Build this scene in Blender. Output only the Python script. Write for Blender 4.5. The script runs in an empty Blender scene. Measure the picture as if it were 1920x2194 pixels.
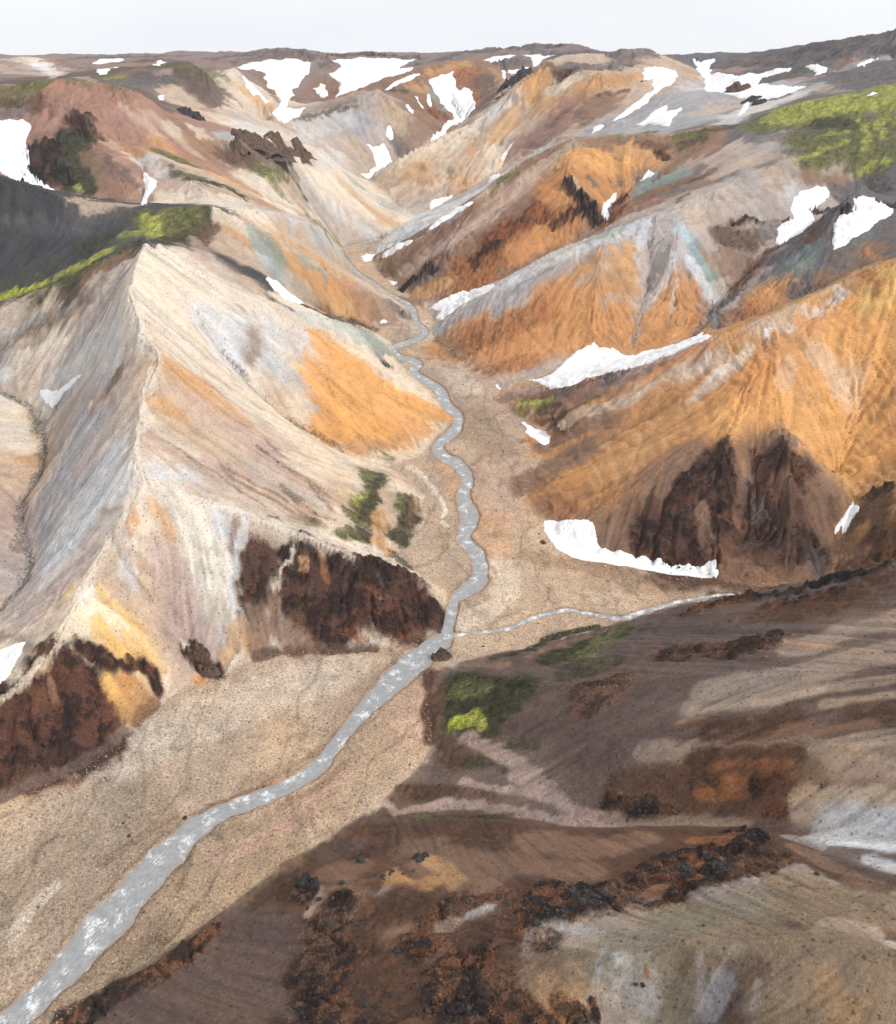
import bpy, math, random, heapq
import numpy as np
from mathutils import Vector, geometry

random.seed(7)
rng = np.random.default_rng(11)
scene = bpy.context.scene
COL = scene.collection

# ---------------------------------------------------------------- camera, sky, sun, exposure
PW, PH, FOC, HCAM = 1920.0, 2194.0, 1900.0, 220.0
PITCH = math.atan((PH / 2 - 100.0) / FOC)
cam_d = bpy.data.cameras.new('camera')
cam = bpy.data.objects.new('camera', cam_d)
COL.objects.link(cam)
cam.location = (0, 0, HCAM)
cam.rotation_euler = (math.pi / 2 - PITCH, 0, 0)
cam_d.sensor_fit = 'VERTICAL'
cam_d.sensor_height = 24.0
cam_d.lens = 24.0 * FOC / PH
cam_d.clip_start = 1.0
cam_d.clip_end = 20000.0
scene.camera = cam

SUN_EL, SUN_AZ = math.radians(42), math.radians(112)     # azimuth measured from +Y towards +X
world = bpy.data.worlds.new('World')
scene.world = world
world.use_nodes = True
wn, wl = world.node_tree.nodes, world.node_tree.links
wn.clear()
w_out = wn.new('ShaderNodeOutputWorld')
w_bg = wn.new('ShaderNodeBackground')
w_sky = wn.new('ShaderNodeTexSky')
w_sky.sky_type = 'NISHITA'
w_sky.sun_disc = False
w_sky.sun_elevation = SUN_EL
w_sky.sun_rotation = SUN_AZ
w_sky.altitude = 900
w_sky.dust_density = 3.0
w_tc = wn.new('ShaderNodeTexCoord')
w_map = wn.new('ShaderNodeMapping')
w_map.inputs['Scale'].default_value = (1.0, 1.0, 5.0)
w_noise = wn.new('ShaderNodeTexNoise')
w_noise.inputs['Scale'].default_value = 2.2
w_noise.inputs['Detail'].default_value = 5.0
w_noise.inputs['Roughness'].default_value = 0.5
w_ramp = wn.new('ShaderNodeValToRGB')
w_ramp.color_ramp.elements[0].position = 0.3
w_ramp.color_ramp.elements[0].color = (0.85, 0.875, 0.93, 1)
w_ramp.color_ramp.elements[1].position = 0.72
w_ramp.color_ramp.elements[1].color = (0.975, 0.98, 1.0, 1)
w_mul = wn.new('ShaderNodeVectorMath'); w_mul.operation = 'SCALE'
w_mul.inputs['Scale'].default_value = 11.0
w_mix = wn.new('ShaderNodeMixRGB')
w_mix.inputs['Fac'].default_value = 0.93                  # a closed, bright cloud deck over the clear sky
wl.new(w_tc.outputs['Generated'], w_map.inputs['Vector'])
wl.new(w_map.outputs['Vector'], w_noise.inputs['Vector'])
wl.new(w_noise.outputs['Fac'], w_ramp.inputs['Fac'])
wl.new(w_ramp.outputs['Color'], w_mul.inputs[0])
wl.new(w_sky.outputs['Color'], w_mix.inputs['Color1'])
wl.new(w_mul.outputs['Vector'], w_mix.inputs['Color2'])
wl.new(w_mix.outputs['Color'], w_bg.inputs['Color'])
w_bg.inputs['Strength'].default_value = 0.1
wl.new(w_bg.outputs['Background'], w_out.inputs['Surface'])

sun_d = bpy.data.lights.new('sun', 'SUN')
sun_d.energy = 3.0
sun_d.angle = math.radians(7)
sun_d.color = (1.0, 0.965, 0.92)
sun = bpy.data.objects.new('sun', sun_d)
COL.objects.link(sun)
sdir = Vector((math.sin(SUN_AZ) * math.cos(SUN_EL), math.cos(SUN_AZ) * math.cos(SUN_EL), math.sin(SUN_EL)))
sun.rotation_euler = sdir.to_track_quat('Z', 'Y').to_euler()
sun.location = (0, 0, 500)

vs = scene.view_settings
vs.view_transform = 'Standard'; vs.look = 'None'; vs.exposure = 0.0; vs.gamma = 1.0
vs.use_curve_mapping = False

# ---------------------------------------------------------------- helpers: picture point -> place
CP, SP = math.cos(PITCH), math.sin(PITCH)
def ray(u, v):
    a = (u - PW / 2) / FOC; b = -(v - PH / 2) / FOC
    return np.array([a, CP + b * SP, -SP + b * CP])
def at_z(u, v, z):
    d = ray(u, v); t = (z - HCAM) / d[2]
    return d[0] * t, d[1] * t, z
def at_d(u, v, dist):
    d = ray(u, v); t = dist / d[1]
    return d[0] * t, d[1] * t, HCAM + d[2] * t
def floor_z(y):
    return 0.022 * (np.minimum(y, 1500) - 308.0)
def at_floor(u, v):
    z = 0.0
    for _ in range(25):
        p = at_z(u, v, z); z = 0.5 * z + 0.5 * float(floor_z(p[1]))
    return at_z(u, v, z)

# ---------------------------------------------------------------- smooth noise
def hash2(ix, iy, seed):
    h = (ix.astype(np.int64) * 374761393 + iy.astype(np.int64) * 668265263 + seed * 1274126177) & 0xffffffff
    h = ((h ^ (h >> 13)) * 1274126177) & 0xffffffff
    return ((h ^ (h >> 16)) & 0xffff) / 65535.0
def vnoise(x, y, seed=0):
    ix = np.floor(x); iy = np.floor(y)
    fx = x - ix; fy = y - iy
    ux = fx * fx * (3 - 2 * fx); uy = fy * fy * (3 - 2 * fy)
    a = hash2(ix, iy, seed); b = hash2(ix + 1, iy, seed); c = hash2(ix, iy + 1, seed); d = hash2(ix + 1, iy + 1, seed)
    return (a + (b - a) * ux) * (1 - uy) + (c + (d - c) * ux) * uy - 0.5
def fbm(x, y, octs=4, seed=0, rough=0.5):
    s = 0; a = 1.0; t = 0
    for o in range(octs):
        s = s + a * vnoise(x + 17.3 * o, y - 9.1 * o, seed + o); t += a
        a *= rough; x = x * 2.03; y = y * 2.03
    return s / t * 2
def ridged(x, y, octs=4, seed=0):
    s = 0; a = 1.0; t = 0
    for o in range(octs):
        s = s + a * (1 - np.abs(vnoise(x + 7.7 * o, y + 3.3 * o, seed + o)) * 4); t += a
        a *= 0.55; x = x * 2.1; y = y * 2.1
    return s / t

# ---------------------------------------------------------------- the terrain grid (fan of arcs, finer close by)
QUICK = 1.0
NR, NT = int(1400 * QUICK), int(860 * QUICK)
R0, R1 = 72.0, 3600.0
def theta_max(r):
    return np.radians(31.0 + 23.0 * np.clip((700.0 - r) / 500.0, 0, 1) ** 1.0)
def grid_rt(nr, nt):
    r = R0 * (R1 / R0) ** np.linspace(0, 1, nr)
    s = np.linspace(-1, 1, nt)
    R = np.repeat(r[:, None], nt, 1)
    TH = s[None, :] * theta_max(R)
    return R, TH
def to_ij(x, y, nr, nt):
    r = np.hypot(x, y); th = np.arctan2(x, y)
    i = np.log(np.maximum(r, 1) / R0) / math.log(R1 / R0) * (nr - 1)
    j = (th / theta_max(r) + 1) / 2 * (nt - 1)
    return i, j
def bil(A, i, j):
    i = np.clip(i, 0, A.shape[0] - 1.001); j = np.clip(j, 0, A.shape[1] - 1.001)
    i0 = i.astype(int); j0 = j.astype(int); fi = i - i0; fj = j - j0
    if A.ndim == 3: fi = fi[..., None]; fj = fj[..., None]
    return (A[i0, j0] * (1 - fi) + A[i0 + 1, j0] * fi) * (1 - fj) + (A[i0, j0 + 1] * (1 - fi) + A[i0 + 1, j0 + 1] * fi) * fj

# outline of the flat gravel floor (main valley and side valley)
FLOOR = [(-900,2600),(-300,1850),(0,1715),(90,1680),(180,1645),(260,1585),(330,1515),(400,1472),(490,1440),(540,1413),
 (620,1398),(700,1394),(800,1388),(880,1376),(925,1358),(943,1338),(957,1295),(955,1265),(905,1238),(868,1208),(850,1172),
 (872,1150),(885,1110),(912,1065),(885,1040),(850,1010),(830,1000),(905,975),(930,940),(968,905),(970,880),(930,845),(885,805),
 (850,775),(862,765),(838,735),(800,712),(808,698),(870,690),(878,670),(850,640),(800,615),(765,600),(745,575),(728,530),
 (745,518),(800,512),(825,509),(802,530),(798,560),(832,590),(845,615),(870,640),(900,655),(930,680),(925,712),(962,738),
 (995,762),(1002,790),(1040,812),(1068,830),(1060,852),(1100,880),(1140,915),(1182,955),(1150,1000),(1112,1075),(1135,1095),
 (1165,1125),(1215,1165),(1270,1190),(1400,1215),(1540,1242),(1640,1250),(1740,1232),(1790,1228),(1790,1236),(1750,1246),(1600,1270),(1450,1296),(1290,1345),(1100,1392),(1000,1415),(960,1425),(925,1445),(918,1500),(926,1560),(924,1606),
 (897,1645),(830,1704),(811,1723),(756,1759),(670,1817),(600,1850),(586,1869),(469,1959),(332,2053),(187,2135),(137,2194),(-60,2400),(-300,2700)]

# ridges and gullies: (u, v, height) or (u, v, 'd', forward distance)
def d_(u, v, dist): return (u, v, 'd', dist)
SKEL = dict(
 main_ridge=[(312,512,118),(290,560,114),(275,620,108),(300,690,98),(300,715,93),(345,755,88),(328,800,81),(310,830,76),(298,900,69),(288,960,64),
   (290,1000,58),(312,1038,53),(270,1100,46),(225,1170,38),(180,1255,30),(150,1320,27),(110,1400,22),(60,1450,19),(0,1497,16),(-150,1600,10),(-400,1750,4)],
 o_spur=[(312,1038,53),(400,1062,46),(500,1095,39),(560,1112,35),(640,1140,29),(720,1172,24),(790,1198,20),(870,1226,13),(953,1262,3)],
 o_back=[(560,1085,34),(640,1120,24),(740,1165,14),(800,1192,8),(848,1190,2)],
 cone_left=[(180,1255,30),(260,1330,20),(330,1420,9),(360,1495,0)],
 face_gully=[(245,1190,31),(330,1290,18),(400,1400,6),(420,1460,0)],
 face_rib=[(470,1092,40),(500,1170,29),(520,1300,12),(545,1410,1)],
 face_rib2=[(640,1142,28),(612,1200,22),(600,1280,12),(600,1395,1)],
 toe_flank=[(825,1012,14),(870,1040,8),(905,1062,3)],
 m_gully=[(420,672,83),(470,750,62),(530,820,44),(600,885,29),(680,935,17),(750,975,9),(830,1003,3.5)],
 m_crest=[(425,663,85),(520,688,71),(600,698,63),(660,696,58),(700,704,53),(760,740,40),(820,780,28),(880,825,15),(930,868,7),(966,893,4.6)],
 n_crest=[(336,512,115),(430,580,96),(560,640,75),(650,664,59),(740,690,43),(790,713,31),(840,745,16),(860,764,9)],
 mn_gully=[(560,716,56),(600,730,50),(700,737,38),(760,766,25),(820,800,12)],
 q_gully=[(500,540,90),(560,585,78),(600,615,66),(650,650,46),(720,680,26),(795,707,11)],
 q_crest=[(457,441,118),(520,470,107),(562,493,97),(620,520,84),(660,548,71),(700,568,60),(740,590,46),(790,620,26),(840,645,16),(870,672,11)],
 pq_gully=[(600,490,86),(640,505,72),(700,552,44),(742,578,20)],
 p_crest=[(520,448,110),(600,453,98),(640,470,86),(690,490,62),(712,512,32)],
 dark_crest=[(-400,270,168),(0,378,138),(70,402,131),(140,425,124),(280,447,116),(380,446,117),(457,441,118)],
 dark_back=[(-400,290,140),(0,370,122),(140,417,112),(300,440,107),(400,434,104)],
 dark_foot=[(-400,760,56),(-200,700,62),(0,640,74),(80,620,80),(150,590,88),(240,545,100),(312,503,112)],
 rim=[(-200,715,62),(0,655,74),(120,608,84),(220,556,100)],
 creek=[(-200,790,44),(0,838,38),(60,868,34),(95,945,28),(92,1010,24),(40,1090,18),(50,1150,15),(70,1220,11),(30,1280,8),(0,1310,6),(-150,1400,3),(-400,1550,-1)],
 k_hill=[(-250,900,74),(-120,1000,52),(-160,1160,34)],
 l_mound=[(200,700,74),(110,750,58),(30,800,44)],
 l_gully=[(240,730,80),(185,800,56),(125,870,36),(95,945,28)],
 l_gully2=[(150,665,76),(60,710,62),(-60,760,50)],
 c_crest=[(800,572,15),(850,540,33),(930,488,56),(1014,433,78),d_(1070,385,985),d_(1127,344,1000),d_(1180,315,1005),d_(1240,297,1005),d_(1330,288,1005),d_(1440,290,995),d_(1540,270,995)],
 c_base=[(862,648,12),(890,655,12),(950,645,17),(1010,620,25),(1060,605,31),(1110,590,39),(1180,560,50),(1240,520,62),(1290,480,74),(1310,440,86),(1350,405,98),(1420,360,116),(1490,318,130)],
 c_rib=[d_(1240,297,1005),d_(1215,350,930),d_(1240,400,895),d_(1270,450,870)],
 c_rib2=[(1014,433,79),(960,530,50),(880,600,22),(850,615,13)],
 d_crest=[(928,708,11),(1000,652,29),(1080,600,50),(1150,560,64),(1220,520,76),(1310,488,86),(1392,461,96),(1454,437,102),(1532,406,111),(1600,368,120),(1680,350,126),(1800,345,128)],
 d_base=[(1068,828,8),(1130,815,11),(1200,795,17),(1280,775,21),(1350,766,25),(1420,752,28),(1470,725,34),(1500,695,40),(1540,645,49),(1600,590,62),(1650,545,74),(1690,510,82),(1780,470,91),(1850,430,100)],
 d_rib=[(1310,488,88),(1290,540,76),(1270,640,48),(1275,758,22)],
 d_rib2=[(1454,437,102),(1439,535,78),(1450,620,56),(1475,700,37)],
 d_gully=[(1400,470,94),(1390,600,56),(1355,750,25)],
 d_rib3=[(1532,406,111),(1580,480,90),(1590,560,70)],
 e_spur=[(1535,712,36),(1600,655,50),(1660,600,66),(1720,560,78),(1760,520,88),(1780,480,99),(1800,440,110),(1850,395,121)],
 ef_gully=[(1540,716,35),(1640,680,45),(1720,640,58),(1800,592,72),(1870,552,84),(1920,532,92),(2150,440,112)],
 f_crest=[(1098,868,8),(1160,850,17),(1250,820,32),(1350,788,46),(1450,752,59),(1525,725,70),(1620,690,79),(1700,655,86),(1800,605,96),(1860,580,103),(1920,555,110),(2150,470,132)],
 f_rib=[(1790,640,88),(1740,690,79),(1665,755,68),(1600,830,56),(1500,930,39),(1350,1045,20),(1200,1135,5)],
 f_knob=[(1665,755,68),(1680,860,54),(1685,965,41),(1690,1090,21),(1690,1238,4)],
 f_knob2=[(1600,860,52),(1550,965,38),(1530,1090,18),(1530,1230,4)],
 f_dip=[(1615,1000,30),(1610,1120,12),(1610,1235,3)],
 f_right=[(1850,780,66),(1830,900,46),(1790,1020,27)],
 g_gully=[(1770,1238,2),(1787,1190,8),(1815,1110,20),(1850,1060,28),(1920,1010,38),(2150,900,62)],
 g_hill=[(1835,1180,11),(1880,1120,25),(1920,1080,34),(2150,1000,62)],
 h_back=[(1780,1236,2),(1900,1210,13),(2150,1150,34)],
 h_crest=[(1290,1345,5),(1400,1318,15),(1500,1292,26),(1590,1272,35),(1700,1256,44),(1800,1232,53),(1920,1203,64),(2250,1130,90)],
 h_body=[(1000,1450,4),(1150,1470,16),(1300,1470,30),(1500,1450,46),(1700,1440,60),(1920,1430,72),(2250,1420,92)],
 h_body2=[(960,1560,1),(1100,1580,10),(1300,1600,26),(1500,1600,42),(1700,1600,57),(1920,1590,72),(2250,1600,90)],
 j_gully=[(811,1723,-2),(900,1740,0),(1000,1745,3),(1100,1755,7),(1240,1772,14),(1340,1765,21),(1500,1765,33),(1640,1765,43),(1760,1790,53),(1920,1790,62),(2200,1800,80)],
 j_edge=[(640,1888,11),(700,1890,14),(780,1885,19),(830,1868,21),(915,1828,22)],
 j_crest=[(1000,1905,32),(1090,1895,35),(1250,1912,43),(1390,1868,45),(1460,1858,47),(1540,1828,49),(1615,1778,51)],
 j_right=[(1615,1778,51),(1740,1850,58),(1830,1880,64),(1920,1900,70)],
 j_top=[(850,2194,34),(1000,2100,38),(1200,2060,46),(1380,2040,54),(1480,2010,60),(1600,2012,65),(1700,2002,69),(1920,2035,76)],
 j_low=[(1250,2194,42),(1450,2194,48),(1560,2180,54)],
 j_mound=[(1700,2110,66),(1850,2150,70)],
 j_low2=[(400,2194,8),(600,2100,14),(700,2000,16)],
 bottom_far=[(300,2420,10),(900,2420,38),(1500,2420,52),(2000,2420,70)],
 # the middle distance
 b_creek=[(745,515,17),(815,508,19),(890,468,26),(840,430,34),(790,388,44)],
 b_crest=[(795,384,48),d_(850,340,1370),d_(900,310,1390),d_(1000,270,1420),d_(1060,225,1440),d_(1110,175,1460),d_(1160,140,1480),d_(1200,115,1530),d_(1290,108,1570),d_(1400,107,1620)],
 b_face=[d_(1350,150,1500),d_(1420,150,1470),d_(1460,180,1380)],
 b_base=[(890,468,26),(960,430,42),(1010,402,54),(1060,375,66),(1085,350,78)],
 b_rib=[d_(1290,150,1420),d_(1200,210,1390),d_(1120,260,1370),d_(1070,315,1330),(1060,372,68)],
 b_back=[(1130,335,102),(1200,318,110),(1300,303,124),(1400,298,132)],
 s_ridge=[(800,530,18),(830,513,24),(900,473,41),(960,443,53),(1010,420,63),(1060,393,75),(1110,363,88),(1140,338,98)],
 s_gully=[(800,553,16),(840,533,25),(900,497,36),(960,462,48),(1014,438,60),(1080,396,75),(1130,357,93)],
 r_crest=[d_(490,352,960),d_(510,300,1000),d_(535,285,1030),d_(600,298,1080),d_(670,318,1150),d_(700,350,1190),d_(760,395,1230),d_(820,440,1230),d_(862,464,1195)],
 r_rib=[d_(600,330,1040),d_(660,420,1060),d_(718,500,1055)],
 r_base=[d_(480,430,800),d_(560,430,850),d_(640,455,905),d_(705,500,990)],
 red_crest=[d_(-300,190,1000),d_(0,186,1000),d_(60,173,1000),d_(160,170,1000),d_(250,176,1000),d_(300,198,1000),d_(350,235,1000),d_(400,265,1000),d_(450,310,980),d_(490,352,960)],
 red_spur=[d_(60,176,1000),d_(160,240,940),d_(220,320,870),d_(265,400,790)],
 red_snow=[d_(0,300,900),d_(60,360,840)],
 moss_spur=[d_(290,315,900),d_(360,345,860),d_(420,390,800),d_(470,430,760)],
 snow_gully=[d_(250,300,930),d_(300,345,880),d_(312,400,820),d_(305,438,775)],
 behind_red=[d_(-300,165,1350),d_(0,180,1300),d_(150,176,1250),d_(300,215,1200),d_(400,258,1180),d_(470,285,1170)],
 gp_crest=[d_(100,176,1450),d_(150,160,1500),d_(210,150,1500),d_(330,138,1450),d_(400,140,1420),d_(450,160,1380)],
 cone=[d_(400,240,1280),d_(440,213,1350),d_(475,172,1430),d_(505,152,1500),d_(540,195,1450),d_(590,248,1400)],
 cone_rib=[d_(505,152,1500),d_(470,210,1380),d_(480,290,1200)],
 bowl=[d_(505,146,1900),d_(560,170,1800),d_(600,235,1600),d_(680,222,1650),d_(720,140,2000)],
 grey_crest=[d_(560,275,1400),d_(600,258,1430),d_(640,248,1470),d_(700,232,1520),d_(760,205,1540),d_(812,192,1560),d_(850,230,1530),d_(900,265,1510),d_(930,284,1505)],
 grey_rib=[d_(812,192,1560),d_(835,260,1500),d_(852,325,1455)],
 grey_base=[d_(560,300,1170),d_(690,325,1260),d_(750,380,1350)],
 orange_hill=[d_(770,185,1700),d_(820,172,1700),d_(860,150,1750),d_(930,140,1800),d_(1050,130,1850),d_(1090,160,1800)],
 tongue=[d_(985,160,1780),d_(950,200,1660),d_(1000,250,1590),d_(930,305,1500),d_(860,345,1440),(790,388,46)],
 sky_left=[d_(-600,118,2600),d_(0,115,2500),d_(40,112,2500),d_(130,124,2600),d_(310,117,2300),d_(440,118,2300),d_(520,110,2100),d_(600,104,2050),d_(660,108,2050),d_(700,118,2100),d_(800,115,2300),d_(880,119,2350),d_(945,127,2400),d_(1050,104,2000),d_(1120,98,1950),d_(1200,96,1950),d_(1260,106,1900)],
 far_left=[d_(-400,150,2000),d_(0,135,2000),d_(50,130,2000),d_(110,145,1900),d_(170,165,1700)],
 right_sky=[d_(1480,118,1700),d_(1540,128,2000),d_(1600,116,1700),d_(1700,105,1500),d_(1830,80,1400),d_(1920,64,1350),d_(2300,20,1300)],
 v_snow=[d_(1500,135,1700),d_(1520,190,1450),d_(1620,195,1350)],
 v_hill=[d_(1500,262,1120),d_(1560,215,1200),d_(1640,190,1250),d_(1720,165,1270),d_(1830,150,1300),d_(1920,150,1300)],
 v_rock=[d_(1370,280,1150),d_(1440,200,1300),d_(1510,205,1350)],
 moss_crest=[d_(1580,268,990),d_(1620,262,1000),d_(1700,228,1000),d_(1800,206,1000),d_(1920,183,990),d_(2200,130,950)],
 moss_back=[d_(1560,262,1080),d_(1700,218,1120),d_(1920,165,1120)],
)
HN = {}
def solve_height():
    levels = [(88, 54), (175, 108), (350, 215), (700, 430), (NR, NT)]
    Z = None
    fp = [at_floor(u, v)[:2] for u, v in FLOOR]
    HN['floor'] = np.array(fp)
    lines = {}
    for k, pts in SKEL.items():
        P = []
        for p in pts:
            P.append(at_d(p[0], p[1], p[3]) if p[2] == 'd' else at_z(*p))
        lines[k] = np.array(P)
    HN['lines'] = lines
    for nr, nt in levels:
        R, TH = grid_rt(nr, nt)
        X, Y = R * np.sin(TH), R * np.cos(TH)
        val = np.zeros((nr, nt)); w = np.zeros((nr, nt))
        for P in lines.values():
            for a, b in zip(P[:-1], P[1:]):
                ia, ja = to_ij(a[0], a[1], nr, nt); ib, jb = to_ij(b[0], b[1], nr, nt)
                n = int(max(abs(ia - ib), abs(ja - jb)) * 2 + 2)
                t = np.linspace(0, 1, n)
                q = a[None] * (1 - t[:, None]) + b[None] * t[:, None]
                i, j = to_ij(q[:, 0], q[:, 1], nr, nt)
                i = np.rint(i).astype(int); j = np.rint(j).astype(int)
                ok = (i >= 0) & (i < nr) & (j >= 0) & (j < nt)
                np.add.at(val, (i[ok], j[ok]), q[ok, 2]); np.add.at(w, (i[ok], j[ok]), 1)
        fix = w > 0
        val[fix] /= w[fix]
        fl = inside(X, Y, HN['floor'])
        val[fl] = floor_z(Y[fl]); fix |= fl
        fix[-1, :] = True; val[-1, :] = 90
        if Z is None:
            Z = np.full((nr, nt), 80.0)
        else:
            pi, pj = np.meshgrid(np.linspace(0, Z.shape[0] - 1, nr), np.linspace(0, Z.shape[1] - 1, nt), indexing='ij')
            Z = bil(Z, pi, pj)
        ch = np.add.outer(np.arange(nr), np.arange(nt)) % 2
        cells = [(~fix) & (ch == c) for c in (0, 1)]
        Z[fix] = val[fix]
        om = 1.75
        th = theta_max(R[:, 0]); hr = math.log(R1 / R0) / (nr - 1); ht = 2 * th / (nt - 1)
        wr = (1 / hr ** 2); wt = (1 / ht ** 2)[:, None]
        for it in range(260 if nr < 300 else (90 if nr < 1000 else 36)):
            for c in (0, 1):
                Zp = np.pad(Z, 1, mode='edge')
                avg = (wr * (Zp[:-2, 1:-1] + Zp[2:, 1:-1]) + wt * (Zp[1:-1, :-2] + Zp[1:-1, 2:])) / (2 * wr + 2 * wt)
                m = cells[c]
                Z[m] += om * (avg[m] - Z[m])
    return Z
def inside(X, Y, poly):
    c = np.zeros(X.shape, bool)
    n = len(poly)
    for k in range(n):
        x1, y1 = poly[k]; x2, y2 = poly[(k + 1) % n]
        cond = (y1 > Y) != (y2 > Y)
        if y1 == y2: continue
        xi = (x2 - x1) * (Y - y1) / (y2 - y1) + x1
        c ^= cond & (X < xi)
    return c
# ---------------------------------------------------------------- rivers: centre line in the picture with its width there
RIVER = [(815,510,3),(770,522,4),(742,530,5),(733,541,6),(745,560,8),(756,573,9),(768,586,9),(795,602,8),(825,622,7),(850,637,8),(870,648,11),
 (884,662,14),(888,675,15),(892,690,14),(906,702,15),(911,712,14),(900,722,14),(878,731,14),(855,739,14),(843,750,16),(856,763,15),(884,772,18),
 (894,782,22),(885,795,22),(900,808,19),(930,825,20),(945,840,24),(950,855,28),(965,875,22),(981,890,22),(979,910,22),(966,930,24),(946,945,22),
 (938,960,25),(950,976,25),(975,990,25),(995,1010,28),(1000,1035,27),(992,1060,29),(998,1080,36),(1006,1105,46),(1000,1135,34),(994,1155,30),
 (1018,1180,34),(1028,1210,35),(1026,1240,38),(1005,1260,40),(978,1280,25),(968,1310,25),(960,1345,28),(948,1370,38),(922,1386,46),(895,1410,58),
 (862,1440,66),(825,1475,56),(780,1520,42),(745,1560,35),(715,1600,36),(682,1640,40),(640,1670,40),(590,1695,42),(520,1720,42),(460,1745,50),
 (415,1775,60),(365,1822,84),(310,1880,100),(250,1950,110),(195,2010,104),(135,2080,88),(65,2150,80),(-5,2215,80),(-90,2300,100)]
STREAM = [(950,1364,12),(1000,1356,9),(1060,1350,9),(1092,1345,10),(1130,1328,12),(1170,1314,10),(1210,1306,9),(1255,1311,9),(1300,1320,9),
 (1340,1323,12),(1370,1312,14),(1410,1299,12),(1450,1288,9),(1500,1280,8),(1540,1273,7),(1575,1272,6)]
def ribbon(line, sub=4, wob=0.0, seed=1):
    L = np.array(line, float)
    n = len(L)
    t = np.linspace(0, n - 1, (n - 1) * sub + 1)
    k = np.clip(t.astype(int), 0, n - 2); f = (t - k)[:, None]
    g = lambda i: L[np.clip(i, 0, n - 1)]
    p0, p1, p2, p3 = g(k - 1), g(k), g(k + 1), g(k + 2)
    C = 0.5 * ((2 * p1) + (p2 - p0) * f + (2 * p0 - 5 * p1 + 4 * p2 - p3) * f ** 2 + (3 * p1 - p0 - 3 * p2 + p3) * f ** 3)
    c = np.array([at_floor(u, v) for u, v, _ in C])
    # width across the ground: half the pictured width at that spot
    tg = np.gradient(C[:, :2], axis=0); tg /= np.linalg.norm(tg, axis=1)[:, None] + 1e-9
    nr_ = np.stack([-tg[:, 1], tg[:, 0]], 1) * C[:, 2:3] / 2
    a = np.array([at_floor(u, v)[:2] for u, v in C[:, :2] + nr_]); b = np.array([at_floor(u, v)[:2] for u, v in C[:, :2] - nr_])
    # keep the cross-sections square to the flow in the world
    gt = np.gradient(c[:, :2], axis=0); gt /= np.linalg.norm(gt, axis=1)[:, None] + 1e-9
    gn = np.stack([-gt[:, 1], gt[:, 0]], 1)
    ha = np.abs(((a - b) * gn).sum(1)) / 2
    ha = ha * (0.90 - 0.12 * np.clip((300 - c[:, 1]) / 120, 0, 1))
    ha = np.convolve(np.pad(ha, 2, mode='edge'), np.ones(5) / 5, 'valid')
    if wob:
        ha = ha * (1 + wob * np.array([vnoise(np.array(i * 0.7), np.array(0.0), seed) for i in range(len(ha))]))
    return c, gn, ha
RIV = {'river': ribbon(RIVER, 4, 0.3), 'side_stream': ribbon(STREAM, 4, 0.3, 5)}

# ---------------------------------------------------------------- solve, refine, roughen
Zc = solve_height()
pi_, pj_ = np.meshgrid(np.linspace(0, Zc.shape[0] - 1, NR), np.linspace(0, Zc.shape[1] - 1, NT), indexing='ij')
R, TH = grid_rt(NR, NT)
X, Y = R * np.sin(TH), R * np.cos(TH)
Z = Zc if Zc.shape == (NR, NT) else bil(Zc, pi_, pj_)
FLOORM = inside(X, Y, HN['floor'])
def blur(A, n=1):
    for _ in range(n):
        P = np.pad(A, ((1, 1), (1, 1)), mode='edge')
        A = (P[:-2, 1:-1] + P[2:, 1:-1] + P[1:-1, :-2] + P[1:-1, 2:] + 2 * A) / 6
    return A
def blur3(A, n): return np.stack([blur(A[..., k], n) for k in range(A.shape[2])], -1)
fsoft = blur(FLOORM.astype(float), 10)
Z = blur(Z, 1)
Z = np.where(FLOORM, floor_z(Y), Z)
Z = blur(Z, 1)
away = np.clip(1 - blur(FLOORM.astype(float), 14) * 2, 0, 1)          # 0 on the floor, 1 well up the slopes

HR = math.log(R1 / R0) / (NR - 1)
HT = 2 * theta_max(R) / (NT - 1)
def flow(Zs):
    zr = np.gradient(Zs, axis=0) / (R * HR); zt = np.gradient(Zs, axis=1) / (R * HT)
    s = np.hypot(zr, zt) + 1e-6
    return -zr / s, -zt / s, s
fr, ft, slope = flow(blur(Z, 10))
on = fsoft > 0.5
fr = np.where(on, -0.85, fr); ft = np.where(on, 0.25 * np.sin(Y / 60), ft)
II, JJ = np.meshgrid(np.arange(NR), np.arange(NT), indexing='ij')
def lic(A, steps=5, length=0.0026):
    for k in range(steps):
        L = length * (2 ** k)
        di = L * fr / HR; dj = L * ft / HT
        A = (A + bil(A, II + di, JJ + dj) + bil(A, II - di, JJ - dj)) / 3.0
    return A
def norm(A): return (A - A.mean()) / (A.std() + 1e-9)
W1 = rng.standard_normal((NR, NT))
ST1 = norm(lic(W1, 5))                                    # finest rills
W2 = norm(blur(rng.standard_normal((NR, NT)), 2))
ST2 = norm(lic(W2, 6, 0.003))
W3 = norm(blur(bil(rng.standard_normal((NR // 4, NT // 4)), II / 4.0, JJ / 4.0), 4))
ST3 = norm(lic(W3, 6, 0.004))
# world-scale streaks that do not shrink near the camera
STREAK = norm(0.6 * ST1 + 0.8 * ST2 + 1.0 * ST3)

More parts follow.
